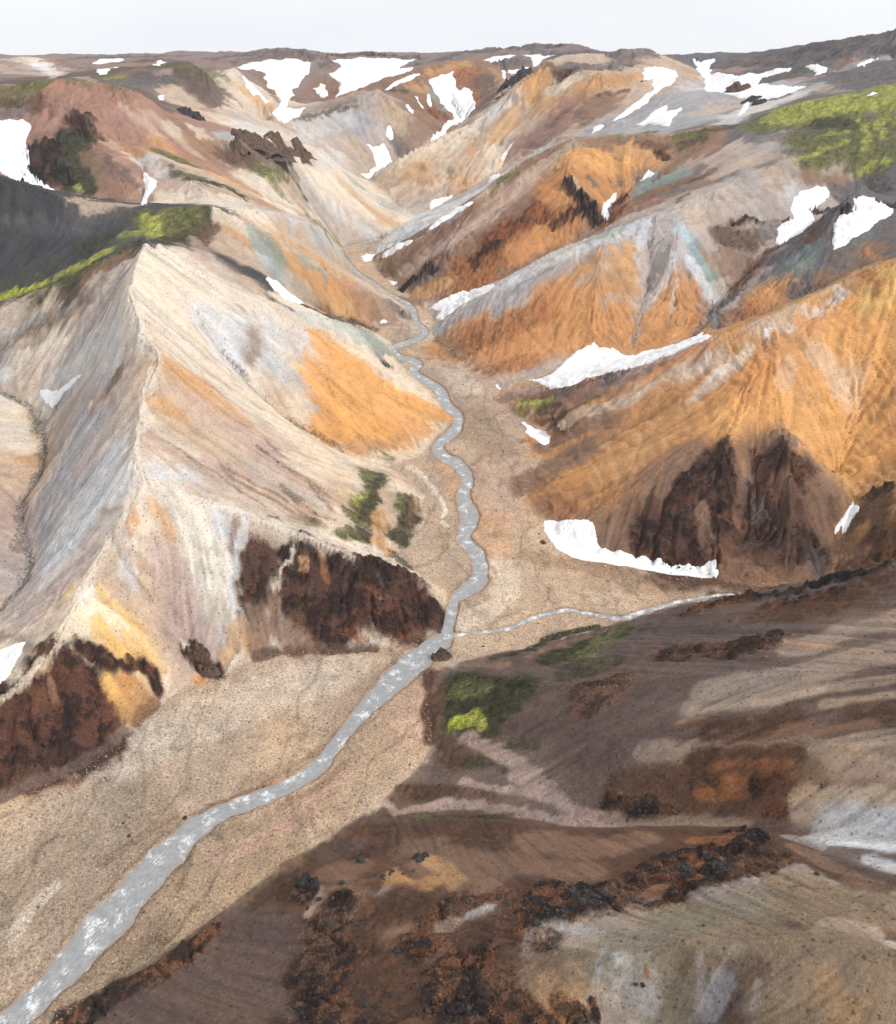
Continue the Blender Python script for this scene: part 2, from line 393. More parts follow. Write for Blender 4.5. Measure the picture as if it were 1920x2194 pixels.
und = fbm(X / 60, Y / 60, 4, 3) * 4.0 + fbm(X / 14, Y / 14, 3, 9) * 0.8
W4 = norm(blur(bil(rng.standard_normal((NR // 11, NT // 11)), II / 11.0, JJ / 11.0), 8))
ST4 = norm(lic(W4, 7, 0.0035))
W5 = norm(blur(bil(rng.standard_normal((NR // 24, NT // 24)), II / 24.0, JJ / 24.0), 10))
ST5 = norm(lic(W5, 7, 0.0045))
VG = np.clip(1 - np.abs(ST4) * 1.6, 0, 1) ; VG5 = np.clip(1 - np.abs(ST5) * 1.3, 0, 1)
und_far = np.clip((R - 500) / 900, 0, 1)
Z = Z + away * (und * (0.28 + 0.9 * und_far) + fbm(X / 150, Y / 150, 3, 21) * 6 * und_far + ridged(X / 120, Y / 120, 3, 23) * 5 * und_far)
Z = Z + away * np.clip(slope * 2, 0, 1) * R * (0.0008 * ST2 + 0.0009 * ST3 + 0.0006 * ST1) * (1 - 0.45 * np.clip((R - 450) / 400, 0, 1)) * np.clip((R - 90) / 240, 0.25, 1)
up = np.clip(away * 1.2, 0, 1) * np.clip(slope * 2.2, 0, 1) * R
Z = Z - up * (VG * 0.0020 + VG5 * 0.0048 * (0.5 + 0.25 * und_far)) * (0.55 + 0.9 * np.clip(vnoise(X / 90, Y / 90, 40) * 2 + 0.5, 0, 1)) * (1 - 0.3 * np.clip((R - 450) / 400, 0, 1)) * np.clip((R - 90) / 240, 0.3, 1)
Z = Z + np.where(R > 2700, -(R - 2700) * 0.08, 0) * 1.0

# ---------------------------------------------------------------- find where a picture point meets the ground
def cast(u, v, Zf=None):
    Zf = Z if Zf is None else Zf
    d = ray(u, v)
    h = math.hypot(d[0], d[1]); th = math.atan2(d[0], d[1])
    r = R[:, 0]
    j = (th / theta_max(r) + 1) / 2 * (NT - 1)
    z = bil(Zf, np.arange(NR, dtype=float), j)
    rz = HCAM + d[2] / h * r
    hit = np.nonzero(z >= rz)[0]
    if len(hit) == 0: return None
    i = hit[0]
    if i == 0: f = 0.0; ii = 0.0; rr = r[0]
    else:
        a = z[i - 1] - rz[i - 1]; b = z[i] - rz[i]; f = -a / (b - a + 1e-9); ii = i - 1 + f; rr = r[i - 1] + (r[i] - r[i - 1]) * f
    return rr * math.sin(th), rr * math.cos(th), HCAM + d[2] / h * rr, ii, (th / float(theta_max(np.array(rr))) + 1) / 2 * (NT - 1)

# ---------------------------------------------------------------- cut the ground into the valley floor and its hills
HILLS = [  # label, skeleton lines that belong to it
 ('pale grey and tan ridge with a footpath along its sharp crest, left of the river', ['main_ridge','o_spur','cone_left','face_rib','face_rib2','l_mound','toe_flank','m_crest','n_crest']),
 ('orange and teal spur ending at the bend of the river', ['q_crest']),
 ('smooth charcoal scree hill with a yellow moss rim, at the left edge', ['dark_crest']),
 ('cream hillside bulging beside the stony creek at the left edge', ['k_hill']),
 ('pale blue spur running down to the narrow head of the river', ['p_crest','moss_spur']),
 ('reddish hill with a dark cliff above the large left snow patch', ['red_crest','red_spur']),
 ('pale streaked hillside below the brown crag', ['r_crest','r_rib']),
 ('purple and green hill in the left distance', ['gp_crest']),
 ('pale cone shaped hill beside the snowy bowl', ['cone','cone_rib']),
 ('grey peak with brown right face in the middle distance', ['grey_crest','grey_rib']),
 ('rust coloured hill holding the long snow tongue', ['orange_hill']),
 ('broad tan and reddish ridge under the flat dark summit', ['b_crest','b_rib']),
 ('low pale grey ridge between two strips of snow', ['s_ridge']),
 ('brown ridge with a craggy rust orange face', ['c_crest','c_rib','c_rib2']),
 ('orange hill with pale grey crest above the large middle snow patch', ['d_crest','d_rib','d_rib2','d_rib3']),
 ('teal and orange spur in front of the two right snow patches', ['e_spur']),
 ('large golden orange hill with dark brown knobs at its foot', ['f_crest','f_rib','f_knob','f_knob2','f_right']),
 ('dark brown shoulder at the right edge behind the long snow strip', ['g_hill']),
 ('dark purple brown scree slope right of the confluence', ['h_crest','h_body','h_body2']),
 ('brown and pale foreground hill strewn with black rock', ['j_crest','j_edge','j_top','j_right','j_low','j_mound']),
 ('yellow green moss plateau in the upper right', ['moss_crest']),
 ('grey hills among snow fields at the upper right', ['v_hill','v_rock']),
 ('flat dark plateau on the left skyline', ['sky_left','far_left']),
 ('dark plateau rising to the right on the skyline', ['right_sky']),
]
def split_regions():
    F = 8
    gi = np.arange(0, NR, F); gj = np.arange(0, NT, F)
    z = Z[np.ix_(gi, gj)]
    lab = np.full(z.shape, -1)
    lab[FLOORM[np.ix_(gi, gj)]] = 0
    heap = []; cnt = 0
    for h, (_, names) in enumerate(HILLS):
        for nme in names:
            P = HN['lines'][nme]
            for a, b in zip(P[:-1], P[1:]):
                for t in np.linspace(0, 1, 60):
                    q = a + (b - a) * t
                    i, j = to_ij(np.array(q[0]), np.array(q[1]), NR, NT)
                    i = int(round(float(i) / F)); j = int(round(float(j) / F))
                    if 0 <= i < z.shape[0] and 0 <= j < z.shape[1] and lab[i, j] == -1:
                        lab[i, j] = h + 1; heap.append((-z[i, j], cnt, i, j)); cnt += 1
    heapq.heapify(heap)
    while heap:
        nz, _, i, j = heapq.heappop(heap)
        for a, b in ((i + 1, j), (i - 1, j), (i, j + 1), (i, j - 1)):
            if 0 <= a < z.shape[0] and 0 <= b < z.shape[1] and lab[a, b] == -1:
                lab[a, b] = lab[i, j]; cnt += 1
                heapq.heappush(heap, (max(-z[a, b], nz), cnt, a, b))
    jit_i = fbm(II / 14.0, JJ / 14.0, 2, 5) * 6; jit_j = fbm(II / 14.0, JJ / 14.0, 2, 6) * 6
    full = lab[np.clip(((II + jit_i) / F).round().astype(int), 0, lab.shape[0] - 1), np.clip(((JJ + jit_j) / F).round().astype(int), 0, lab.shape[1] - 1)]
    full[(full == 0)] = 1
    # neighbours of floor that were flooded as floor: nearest hill instead
    full = np.where(FLOORM, 0, full)
    return full
LAB = split_regions()
BASE = ['pc','tn','ds','tn','tn','rd','pc','pu','pc','wg','br','tn','lg','br','wg','dg','oc','bw','sc','bw','dg','gr','fa','dg']

# ---------------------------------------------------------------- mineral colours (sRGB as a neutral sample of each would look), rock share, moss share
PAL = dict(cr=(222,208,188,0,0),pc=(214,197,177,0,0),tn=(192,168,146,0,0),pk=(182,158,146,0,0),wg=(178,163,152,0,0),gr=(166,161,160,0,0),
 lg=(202,199,196,0,0),wh=(232,233,235,0,0),bl=(181,188,186,0,0),te=(136,148,141,0,0),dt=(98,110,107,0,0),mr=(76,54,46,.75,0),gg=(140,131,113,0,0),or_=(196,140,90,0,0),bo=(214,158,98,0,0),
 ye=(216,176,112,0,0),oc=(192,146,98,0,0),ro=(156,104,68,.25,0),rs=(130,80,54,.45,0),br=(136,106,86,0,0),bw=(92,67,53,.3,0),db=(92,67,52,1,0),
 bk=(66,56,52,1,0),pu=(100,82,76,.1,0),rd=(160,122,106,0,0),ds=(61,60,63,0,0),dg=(104,98,98,.3,0),mo=(98,97,60,0,1),my=(150,152,74,0,1),
 yl=(158,164,60,0,1),dm=(60,60,40,.1,1),gv=(182,159,136,0,0),gp=(180,150,132,0,0),gd=(142,121,98,0,0),sc=(106,88,79,.08,0),so=(160,140,124,0,0))
PAL['or'] = PAL['or_']; PAL['fa'] = (138, 120, 112, 0, 0)  # dm and bw also paint the shadow edge of the dark hill's rim
STROKES = """
# gravel floor variation
gd 60 .3 : 850,1500 780,1600 700,1680
gp 40 .5 : 900,1450 880,1560
gd 60 .5 : 300,1750 100,1900
gd 70 .6 : 300,2000 450,1900 560,1830
gd 40 .7 : 150,2120 330,2020
pc 40 .5 : 250,1620 400,1560 600,1480 740,1430
pc 24 .7 : 1060,1210 1090,1230 1080,1270
pc 9 .7 : 20,2010 70,1950 120,1900
gp 50 .5 : 980,760 1010,860 1080,940
gp 40 .5 : 1060,1000 1080,1100
gd 40 .5 : 1000,900 1060,960
or 20 .35 : 950,1000 990,1060 1015,1130
or 30 .3 : 1060,1120 1060,1180
br 40 .35 : 1300,1230 1450,1250
br 14 .5 : 1120,1190 1200,1205 1330,1228 1480,1255
pc 20 .6 : 1000,1330 1060,1300
so 26 .5 : 700,1560 760,1500 850,1440
gp 12 .7 : 460,1830 560,1800 640,1750 700,1700 740,1660
gp 6 .7 : 470,1850 560,1810 650,1740
br 6 .6 : 740,1640 680,1690 600,1730
br 5 .5 : 430,1740 520,1700 620,1650 690,1600
br 6 .5 : 215,1850 290,1800 380,1745
pc 26 .5 : 905,700 960,780 1000,830
cr 4 1 : 912,1022 922,1035 926,1052 940,1064 955,1078 955,1095 948,1108
cr 4 1 : 946,1118 955,1128
cr 6 .6 : 880,1000 905,1020
# dark scree hill
ds 80 1 : -60,440 40,460 140,480
ds 60 1 : 60,440 180,460 260,475 300,480
ds 60 1 : -60,560 40,555 120,535 200,500
ds 30 1 : -40,610 30,600 90,585 150,560 230,520
dg 14 .4 : 0,470 120,490 230,490
dm 20 .6 : 230,505 180,530
mo 26 1 : 335,470 390,458 440,450
mo 20 1 : 345,495 390,480
mo 16 .9 : 310,455 300,470
my 12 1 : 318,468 325,485 332,505
my 9 .7 : 270,500 300,500
yl 7 1 : -10,640 30,628 60,620 105,600
my 9 .9 : 135,585 170,568 210,545 240,535
dm 12 .8 : 455,450 440,480 410,500 380,512 345,515
bw 14 .9 : 475,452 455,480 430,510 410,530
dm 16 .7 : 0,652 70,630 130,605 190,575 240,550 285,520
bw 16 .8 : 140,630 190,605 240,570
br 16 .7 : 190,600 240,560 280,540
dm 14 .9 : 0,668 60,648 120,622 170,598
mo 9 .6 : 60,640 130,610 200,570 260,535
br 10 .6 : 0,690 60,672 120,645
# main ridge left flank
wg 60 1 : 240,620 180,700 120,720 40,720
wg 70 1 : 240,700 180,800 150,900
gr 70 .9 : 230,850 170,1000 120,1080
lg 50 .8 : 280,680 250,720 180,780
lg 40 .7 : 270,960 200,1050 150,1130
wg 60 .9 : 200,1100 120,1200 60,1280
tn 20 .8 : 0,690 70,650 120,640
tn 20 .7 : 20,760 100,690
bl 5 .9 : 0,722 50,703 95,685
bw 8 .7 : 0,735 60,715 130,690 190,650
dm 8 .5 : 60,700 140,670 220,600
br 8 .5 : 20,760 100,725 180,680
cr 30 .8 : 20,790 80,775 130,750
tn 24 .8 : 30,820 90,800
lg 40 .8 : 190,760 130,830
pk 20 .6 : 290,850 230,930 170,1000
pk 26 .6 : 280,770 250,870
bw 12 .9 : 285,765 262,790 238,820
mo 7 .8 : 257,795 250,805
tn 14 .8 : 245,830 200,860
oc 10 .6 : 235,835 200,858
wg 16 .7 : 320,800 270,880 180,990
lg 26 .8 : 290,930 240,980
lg 34 .9 : 250,1030 180,1110 110,1190
bl 14 .5 : 240,1040 170,1110
wg 34 1 : 230,1130 170,1220 100,1310
pk 20 .5 : 210,1180 140,1260 60,1320
lg 16 .7 : 150,1180 90,1250
wg 20 .8 : 100,1330 50,1390
tn 26 .6 : 150,1290 110,1330
cr 14 .7 : 100,1380 50,1440
pu 8 .7 : 0,1360 40,1375 60,1390
pu 6 .5 : 60,1450 20,1480
# creek sides
oc 40 .9 : 20,900 40,960 50,1000
cr 30 .9 : 10,870 30,950
tn 40 .9 : 0,1000 40,1050
pk 40 .9 : 10,1100 20,1180
wg 40 .9 : 0,1230
mo 4 .8 : 85,890 80,930
mo 5 .8 : 40,1150 40,1180
mo 4 .6 : 10,845 35,858
mo 4 .6 : 60,1230 45,1260
dg 5 .9 : 0,840 40,855 75,875 93,910 96,950 93,1000 75,1040 50,1075 40,1100 45,1130 55,1160 70,1210 60,1240 30,1280 0,1310
# right flank of the main ridge
pc 60 1 : 340,580 350,640 400,700
cr 40 .9 : 310,560 310,640
pc 60 1 : 330,700 420,760 520,860
tn 70 1 : 350,820 450,900 560,980
tn 60 1 : 360,940 480,1020 620,1080
tn 40 1 : 650,1000 720,1050
or 20 .6 : 355,770 400,800 450,830
oc 24 .6 : 370,790 450,850 520,900
oc 14 .8 : 318,850 350,870 385,890
or 8 .7 : 310,915 330,925
pk 30 .6 : 440,880 540,940 600,980
pk 20 .6 : 340,940 420,980 520,1010
lg 14 .8 : 300,1000 350,1010 420,1020
cr 8 .9 : 350,760 430,800 500,850 570,900 620,930
cr 8 .7 : 300,880 360,940 420,970
wg 14 .7 : 560,900 640,970 700,1030
wg 18 .6 : 540,1000 640,1060 700,1090
bw 5 .6 : 580,950 640,1010 700,1060
bw 4 .6 : 480,1010 560,1060 640,1100 700,1125
db 4 .5 : 600,1050 680,1100 720,1120
dm 7 .6 : 600,1045 640,1065
dm 5 .6 : 620,1105 700,1130
pc 24 .9 : 640,990 690,1010
wg 12 .7 : 700,960 760,1000 810,1020
cr 6 .7 : 640,920 720,965 800,1010
tn 14 .8 : 760,1000 860,1020 880,1040
dm 26 1 : 800,1020 800,1060 780,1110
dm 14 .9 : 760,1140 790,1150
mo 18 1 : 790,1010 800,1040 785,1075 770,1110
my 7 .8 : 775,1055 765,1075
dm 10 1 : 815,1030 800,1070 780,1110
mo 10 1 : 730,1145 770,1155
dm 8 1 : 770,1130 790,1160
tn 14 1 : 830,1060 825,1100 830,1140
oc 12 .9 : 810,1110 810,1160 840,1190
dm 20 1 : 872,1075 872,1110 855,1150
mo 9 .9 : 860,1060 850,1090
bw 8 .9 : 890,1065 885,1090 875,1120
dm 7 .9 : 845,1190 865,1205 885,1220
mo 5 .9 : 755,965 790,972 840,985
bw 4 .8 : 755,955 780,968
# upper right flank and the pale middle spur
pc 50 1 : 420,560 480,610 540,650
cr 30 .8 : 380,560 430,620
tn 30 .8 : 480,580 540,620
pk 16 .7 : 420,520 450,560
bl 6 .8 : 470,560 510,600
cr 14 .9 : 600,640 660,665 720,690
lg 34 1 : 460,700 520,750 560,800
lg 34 1 : 540,720 600,780
lg 40 1 : 490,730 540,785 600,830 640,870
lg 44 1 : 560,720 640,750 660,830
pc 20 .7 : 560,820 620,870 660,905
bl 16 .7 : 560,740 590,820
wg 16 .8 : 545,720 535,770
br 9 .7 : 553,695 548,730 535,790
pk 18 .8 : 630,720 660,780
lg 26 .9 : 660,720 680,780 660,860
wg 14 .7 : 650,780 640,850
tn 20 .8 : 590,840 640,900
pc 14 .8 : 640,870 680,920
bl 8 .6 : 440,665 520,690 600,700 660,697
lg 10 .8 : 430,668 520,690 620,702
bo 44 1 : 730,840 780,890 840,920
bo 40 1 : 720,900 780,930
bo 44 1 : 730,790 800,850 880,890
bo 20 1 : 900,880 945,890
bo 30 1 : 700,740 760,790 830,840
bo 24 .9 : 708,860 712,930
or 20 .5 : 860,900 900,915
oc 14 .7 : 700,800 700,870
bo 34 1 : 700,800 705,860 715,920
bo 34 1 : 730,770 790,820 850,860
bo 20 .9 : 900,860 945,890
br 12 .6 : 740,960 800,965 870,940
oc 12 .7 : 860,950 900,930
te 20 1 : 740,705 790,730 840,758
bl 14 .9 : 660,680 720,705 780,730
dt 7 .8 : 815,765 840,785
bk 4 .7 : 822,775 842,790
# spur with teal face
oc 26 1 : 500,480 560,510 600,540
cr 16 .8 : 470,460 520,480 560,500
bl 26 1 : 572,530 580,570
te 26 1 : 560,510 610,560 590,590
oc 26 1 : 620,560 680,600 740,640
or 20 .7 : 690,590 740,620 790,650
oc 30 .8 : 700,640 760,670
te 14 .9 : 640,545 680,570 
wg 24 .7 : 620,600 660,640
mo 14 .3 : 640,620 700,660
br 26 .7 : 780,640 830,670
dg 16 .8 : 840,650 870,675
bw 10 .8 : 680,660 740,690 800,700
dm 6 .8 : 720,682 770,695 800,708
oc 10 .8 : 570,490 640,530 700,570 750,600
or 6 .7 : 700,580 745,605
# pale blue spur
cr 30 1 : 500,445 550,460
bl 16 1 : 600,460 650,480 700,515 725,535
lg 12 .9 : 560,450 610,460 660,480
pc 26 .9 : 440,415 400,420 500,430
oc 20 .8 : 560,430 600,445
# slopes above the dark hill
pk 34 1 : 340,400 400,400 
pc 26 1 : 330,420 370,430 430,430
lg 18 1 : 300,325 320,345 350,365
wg 14 1 : 340,350 365,370
mo 18 1 : 350,325 390,345 430,355
mo 14 1 : 390,370 430,380
mo 12 .9 : 430,320 480,345
dm 6 1 : 400,382 440,388 490,400 520,425
dm 5 .8 : 362,355 375,380
cr 14 1 : 425,350 450,365 480,380
oc 24 .8 : 480,380 520,400 570,420
pc 26 .8 : 520,380 560,400
my 5 .6 : 400,345 430,360
oc 20 .9 : 230,270 260,300 300,320
br 20 .8 : 260,280 300,300
tn 18 1 : 210,280 240,310
br 26 .9 : 220,350 270,400 290,430
pu 14 .9 : 230,340 270,385 290,400
tn 14 .9 : 190,440 240,435 280,440
tn 10 .9 : 150,430 190,425
# reddish hill
rd 60 1 : 110,210 200,230 300,270
rd 40 1 : 230,200 310,240 380,300
rd 26 1 : 330,280 400,330 450,360
br 24 .8 : 380,260 430,310 470,350
tn 7 .8 : 265,225 310,265 350,295
tn 8 .7 : 310,240 370,290 430,335
pc 12 .7 : 360,270 380,290
oc 12 .7 : 330,300 380,330
pc 10 .9 : 420,275 440,295
mo 14 1 : -10,185 40,183 90,180
mo 20 .8 : -10,205 40,200
dm 12 .8 : 0,225 40,225
dg 14 .8 : 20,245 60,240
mo 7 .7 : 150,172 220,178 290,190
bw 14 .8 : 75,220 100,240
rd 20 1 : 90,260 110,300 130,290
br 10 .8 : 60,285 90,300
bk 22 1 : 80,330 95,370 85,385
bw 9 .9 : 108,340 110,390
bk 30 1 : 140,300 150,350 140,390
dm 26 1 : 160,290 180,340 200,390
bk 20 .8 : 165,250 180,280
dm 14 1 : 150,405 190,410
my 6 .8 : 170,395 175,410
br 16 .9 : 190,330 220,370 240,410
# brown crag hillside
pu 20 1 : 510,320 560,330 640,335
bw 20 1 : 500,340 540,350
mo 18 1 : 560,370 590,375 620,370
my 6 .7 : 570,385 610,375
mo 10 .8 : 590,390 600,420
dm 8 .6 : 540,370 560,400
pc 30 1 : 650,350 690,380
pc 34 1 : 560,400 600,440
tn 26 1 : 620,400 650,440
bl 9 .8 : 635,395 650,420
wg 26 .9 : 660,420 690,460
mo 12 .8 : 670,470 690,490 720,512
cr 20 .8 : 690,400 730,450
# pale streaked slope
pc 40 1 : 720,390 770,430 830,470
wg 30 .8 : 700,460 740,490 790,500
lg 10 .8 : 700,430 750,480 800,505
oc 16 .7 : 740,400 790,450 840,480
cr 8 .8 : 700,370 750,420 800,470
te 8 .7 : 745,375 770,400
te 8 .5 : 820,430 850,465
# grey peak
wg 36 1 : 640,290 700,260 760,230
gr 30 1 : 700,290 760,260
lg 20 .8 : 640,290 690,270 740,250
tn 14 .8 : 750,300 770,330
wg 24 1 : 730,320 760,350
lg 16 .8 : 680,350 730,340
bw 7 .8 : 820,240 835,270 850,300
br 24 1 : 840,230 880,260 920,280
tn 20 1 : 830,230 870,280 900,310
br 18 .9 : 890,290 870,330
dg 12 .9 : 850,300 870,330
rs 10 .8 : 930,240 955,255
te 8 .7 : 925,200 955,235
oc 12 .8 : 880,185 900,190
dm 6 .8 : 590,262 650,250 700,240 760,215
dm 6 .8 : 830,190 870,195
br 12 .7 : 620,240 700,225 760,205
tn 12 .9 : 540,260 600,245
# pale cone
pc 36 1 : 500,180 500,220 530,260
oc 14 .8 : 530,190 560,220 590,240
tn 30 .9 : 440,230 460,260
bl 16 .8 : 480,290 530,280 570,280
wg 20 .8 : 500,250 550,260
bw 5 .6 : 470,205 455,240
# far left
pu 40 1 : 400,170 440,190 430,210
dg 26 1 : 280,180 340,170
mo 9 .8 : 330,143 390,142 440,150
mo 9 .8 : 440,155 470,160
mo 16 .8 : 150,170 200,165 250,165
my 6 .6 : 230,170 260,165
tn 20 .9 : 380,215 370,200
tn 20 .9 : 410,230 390,210
br 10 .7 : 260,160 300,145
pk 26 1 : 10,140 60,150
cr 14 1 : 60,125 100,145 120,160
wh 9 .6 : 70,130 100,155 110,165
rd 10 .9 : 90,122 130,135 160,140
pk 12 .9 : 140,150 160,145
br 10 .6 : 20,135 40,150
dg 8 1 : 140,126 240,122 400,120
pu 14 .9 : 290,130 350,128 420,132
dg 8 1 : 440,126 480,124 560,112 640,110 680,120
pu 8 .8 : 450,135 500,135
br 9 .7 : 400,130 440,132
# snowy bowl spurs
br 8 1 : 555,158 575,180 590,210
rd 6 .9 : 600,158 605,172
rd 7 1 : 650,160
br 12 1 : 700,165 670,190 640,215
br 10 1 : 710,180 690,200 700,210
rd 8 .9 : 712,150 725,155
bw 6 .8 : 690,140 705,130
# dark plateau and rust hill
dg 8 1 : 720,118 800,116 870,122 910,126
dg 10 1 : 880,140 930,130 980,120
dg 10 1 : 980,115 1050,106 1120,100 1200,100
oc 14 1 : 920,150 960,142 1000,138
or 8 .6 : 920,165 990,145
ro 22 1 : 1000,160 1020,190 1040,210
pu 20 1 : 1040,170 1060,200 1040,230
oc 8 .8 : 1060,150 1080,180
dg 14 1 : 1070,130 1110,135
dg 10 1 : 1140,105 1160,110
bk 10 1 : 1120,165 1100,180 1080,200
ro 8 .9 : 1140,155 1150,165
br 12 .8 : 1050,240 1030,260
# broad ridge
dg 16 1 : 1180,118 1250,112 1320,112 1390,112
dg 18 1 : 1220,140 1280,145 1340,135
bw 14 1 : 1200,150 1180,145
db 6 .8 : 1190,160 1230,150
oc 30 1 : 1150,185 1180,220
cr 14 .8 : 1180,190 1230,170
oc 20 1 : 1250,190 1300,170 1360,160
wg 30 1 : 1060,240 1020,270
lg 10 .7 : 1100,210 1040,260
pc 40 1 : 900,330 860,360
pc 40 1 : 980,290 950,330
rd 34 1 : 1240,220 1200,260 1150,300
br 30 1 : 1290,220 1260,250
rd 16 1 : 1130,290 1110,310 1150,320
pu 12 .9 : 1130,310 1160,310
pu 8 .8 : 1180,270 1220,230
bl 12 .9 : 1180,310 1160,325
bw 6 .9 : 1290,200 1340,195
oc 20 .8 : 1100,250 1060,300
tn 34 1 : 840,390 900,400
tn 34 1 : 930,360 1000,350
or 9 .7 : 1018,300 1010,325
oc 20 .7 : 880,370 920,380 1000,400
wg 16 .8 : 860,440 900,430 950,415
cr 6 .6 : 950,350 940,400
pc 18 .9 : 1050,330 1060,370
bw 3 .6 : 965,360 960,420
mo 10 1 : 1040,408 1060,395 1090,380
bl 6 .8 : 1090,290 1070,320
# small pale ridge
lg 14 1 : 810,535 860,510 920,475 980,450
gr 10 .7 : 930,475 980,455 1020,440
te 8 .6 : 860,515 900,490
pc 9 .8 : 1040,420 1080,395
# grey hills upper right
wg 30 1 : 1440,200 1490,160
gr 26 1 : 1380,260 1430,220 1470,200
lg 20 .8 : 1480,190 1500,170
oc 7 .8 : 1380,140 1400,140
oc 9 .8 : 1470,155 1495,165
tn 20 .9 : 1500,240 1560,230
wg 20 1 : 1530,215 1570,225
lg 24 1 : 1560,260 1640,220 1700,200
gr 20 1 : 1640,205 1740,185
gr 14 1 : 1340,282 1400,275
dg 12 1 : 1740,165 1800,160 1830,170
mo 5 .8 : 1790,175 1840,172
mo 6 .8 : 1695,155 1720,150
rd 10 1 : 1700,170 1740,168
tn 12 .8 : 1760,185 1810,195
dg 24 1 : 1560,140 1640,128 1760,115 1860,100 1920,90
dg 24 1 : 1870,160 1920,150 1920,180
pu 14 .6 : 1600,140 1700,125
rd 6 .8 : 1530,148 1590,155
br 8 .8 : 1800,130 1830,128
dg 9 1 : 1640,215 1680,205
# brown and rust ridge
br 26 1 : 840,565 920,520 1000,465 1080,410
pk 22 1 : 880,570 960,520 1060,450 1160,370
tn 24 .8 : 1060,430 1150,370 1220,320
br 12 .7 : 960,550 1060,480 1160,400
rd 6 .8 : 900,545 1000,480 1100,400
ro 34 1 : 1000,570 1080,540 1150,510
rs 30 1 : 1060,520 1130,480 1200,430
rs 26 1 : 1180,470 1240,430
or 26 .9 : 1110,540 1170,510 1220,480
or 40 1 : 1230,350 1280,390 1310,410
or 30 1 : 1180,390 1200,420
bo 24 1 : 1240,330 1290,350 1340,360
oc 18 1 : 1340,320 1380,330 1400,350
or 16 .8 : 1340,380 1320,410
db 12 1 : 1225,390 1250,430 1275,465
bk 9 1 : 1265,440 1280,465
pc 5 .7 : 1230,380 1250,410
db 9 .8 : 1190,480 1230,450
rs 12 1 : 1300,480 1330,450
db 10 .9 : 1320,440 1340,425
db 12 .9 : 1020,555 1060,530
dg 16 1 : 900,590 930,580
bk 8 .9 : 860,615 880,600 930,575
oc 14 .9 : 900,635 950,610
ro 18 1 : 960,640 1040,600
br 10 .9 : 860,640 890,650
dg 5 .8 : 1262,380 1280,400
dg 5 .9 : 1323,380 1324,400
dg 5 .8 : 1360,370 1368,385
mo 6 1 : 1320,288 1360,287 1400,285
bw 10 .9 : 1370,310 1420,320
db 6 .8 : 1410,325 1425,340
mo 14 1 : 1450,292 1500,285
dm 10 .8 : 1460,310 1500,295
dm 10 .7 : 1520,275 1560,272
# slope between rust ridge and orange hill
wg 34 1 : 1540,350 1600,320 1660,300
pk 20 .8 : 1480,360 1560,330
pu 14 .8 : 1430,390 1500,360
te 16 1 : 1380,400 1420,388 1460,372
dt 10 .6 : 1400,430 1470,400
tn 12 .8 : 1530,380 1600,350 1670,330
rs 6 .7 : 1525,370 1540,355
bw 8 .8 : 1480,390 1510,375
rd 16 .9 : 1360,450 1420,430
db 8 .8 : 1320,440 1345,425
mo 7 .9 : 1450,432 1475,415
dg 14 .8 : 1620,300 1700,290
gr 14 .8 : 1650,320 1710,300
# orange hill
lg 10 1 : 1060,625 1130,592 1220,545 1300,510 1385,478
gr 16 1 : 960,700 1040,660 1130,620 1220,570
te 6 .7 : 1240,525 1330,490
or 56 1 : 980,745 1060,735 1150,720 1250,700 1330,700 1390,700
or 40 1 : 1180,640 1270,600 1310,580
or 50 1 : 1060,760 1160,730 1240,700
or 44 1 : 1200,660 1280,690 1330,720
ro 26 .8 : 1000,730 1080,710 1160,670
oc 26 1 : 1290,580 1330,560 1350,620
bo 12 .9 : 1345,520 1345,560
tn 10 .8 : 1250,600 1300,560
or 34 1 : 1440,640 1470,690
or 22 1 : 1440,650 1470,700 1400,730
or 24 1 : 1450,590 1480,630
ro 9 .6 : 1500,680 1520,650
lg 12 1 : 1375,505 1385,560 1390,590
wg 16 1 : 1400,520 1395,580 1375,650
lg 8 .8 : 1440,545 1425,600 1400,640
wg 20 1 : 1420,470 1450,490
tn 18 .9 : 1490,460 1480,490
bl 12 1 : 1460,490 1490,530 1500,560
te 14 1 : 1490,530 1515,580 1525,600
lg 9 .9 : 1480,560 1510,610 1530,645
oc 6 .7 : 1510,540 1525,570
cr 5 .7 : 1445,600 1440,660
gr 5 .6 : 1380,650 1355,740
br 14 .7 : 940,725 980,760 1050,800
ro 16 .7 : 1060,790 1140,780
# slopes under the moss plateau
wg 30 1 : 1560,430 1590,470
wg 28 .9 : 1640,400 1660,450
bw 24 .9 : 1560,500 1600,520
br 30 .8 : 1560,560 1590,580
tn 16 .9 : 1650,370 1660,400
lg 9 .9 : 1690,390 1690,420
bk 4 .9 : 1570,475 1620,478 1690,472
dg 14 .8 : 1640,500 1660,480
br 22 1 : 1730,370 1790,380
wg 16 .8 : 1780,360 1830,370
rd 6 .8 : 1800,380 1820,365
dg 20 1 : 1860,380 1900,400
dg 18 1 : 1800,420 1830,430
bk 4 .9 : 1745,455 1830,448
bk 4 .9 : 1880,430 1920,440
bw 16 .9 : 1760,480 1740,520
dt 22 1 : 1730,540 1700,570
te 12 .7 : 1700,560 1720,580
dg 16 .8 : 1780,500 1770,460
or 20 1 : 1620,650 1660,640 1690,620
bo 7 .8 : 1650,620 1660,640
oc 10 .8 : 1600,640 1650,600
ro 14 .8 : 1560,690 1640,670
dg 12 .9 : 1740,600 1700,625
dt 14 .9 : 1870,500 1830,520
br 16 1 : 1880,530 1800,580 1760,600
dt 8 .8 : 1830,560 1800,575
or 6 .7 : 1860,540 1890,560
dg 8 1 : 1440,755 1480,728 1510,690 1540,655 1580,620
bw 8 1 : 1570,625 1620,570 1680,520
# moss plateau
mo 34 1 : 1640,262 1740,245 1800,235
my 30 .9 : 1680,245 1780,225 1860,215 1920,205
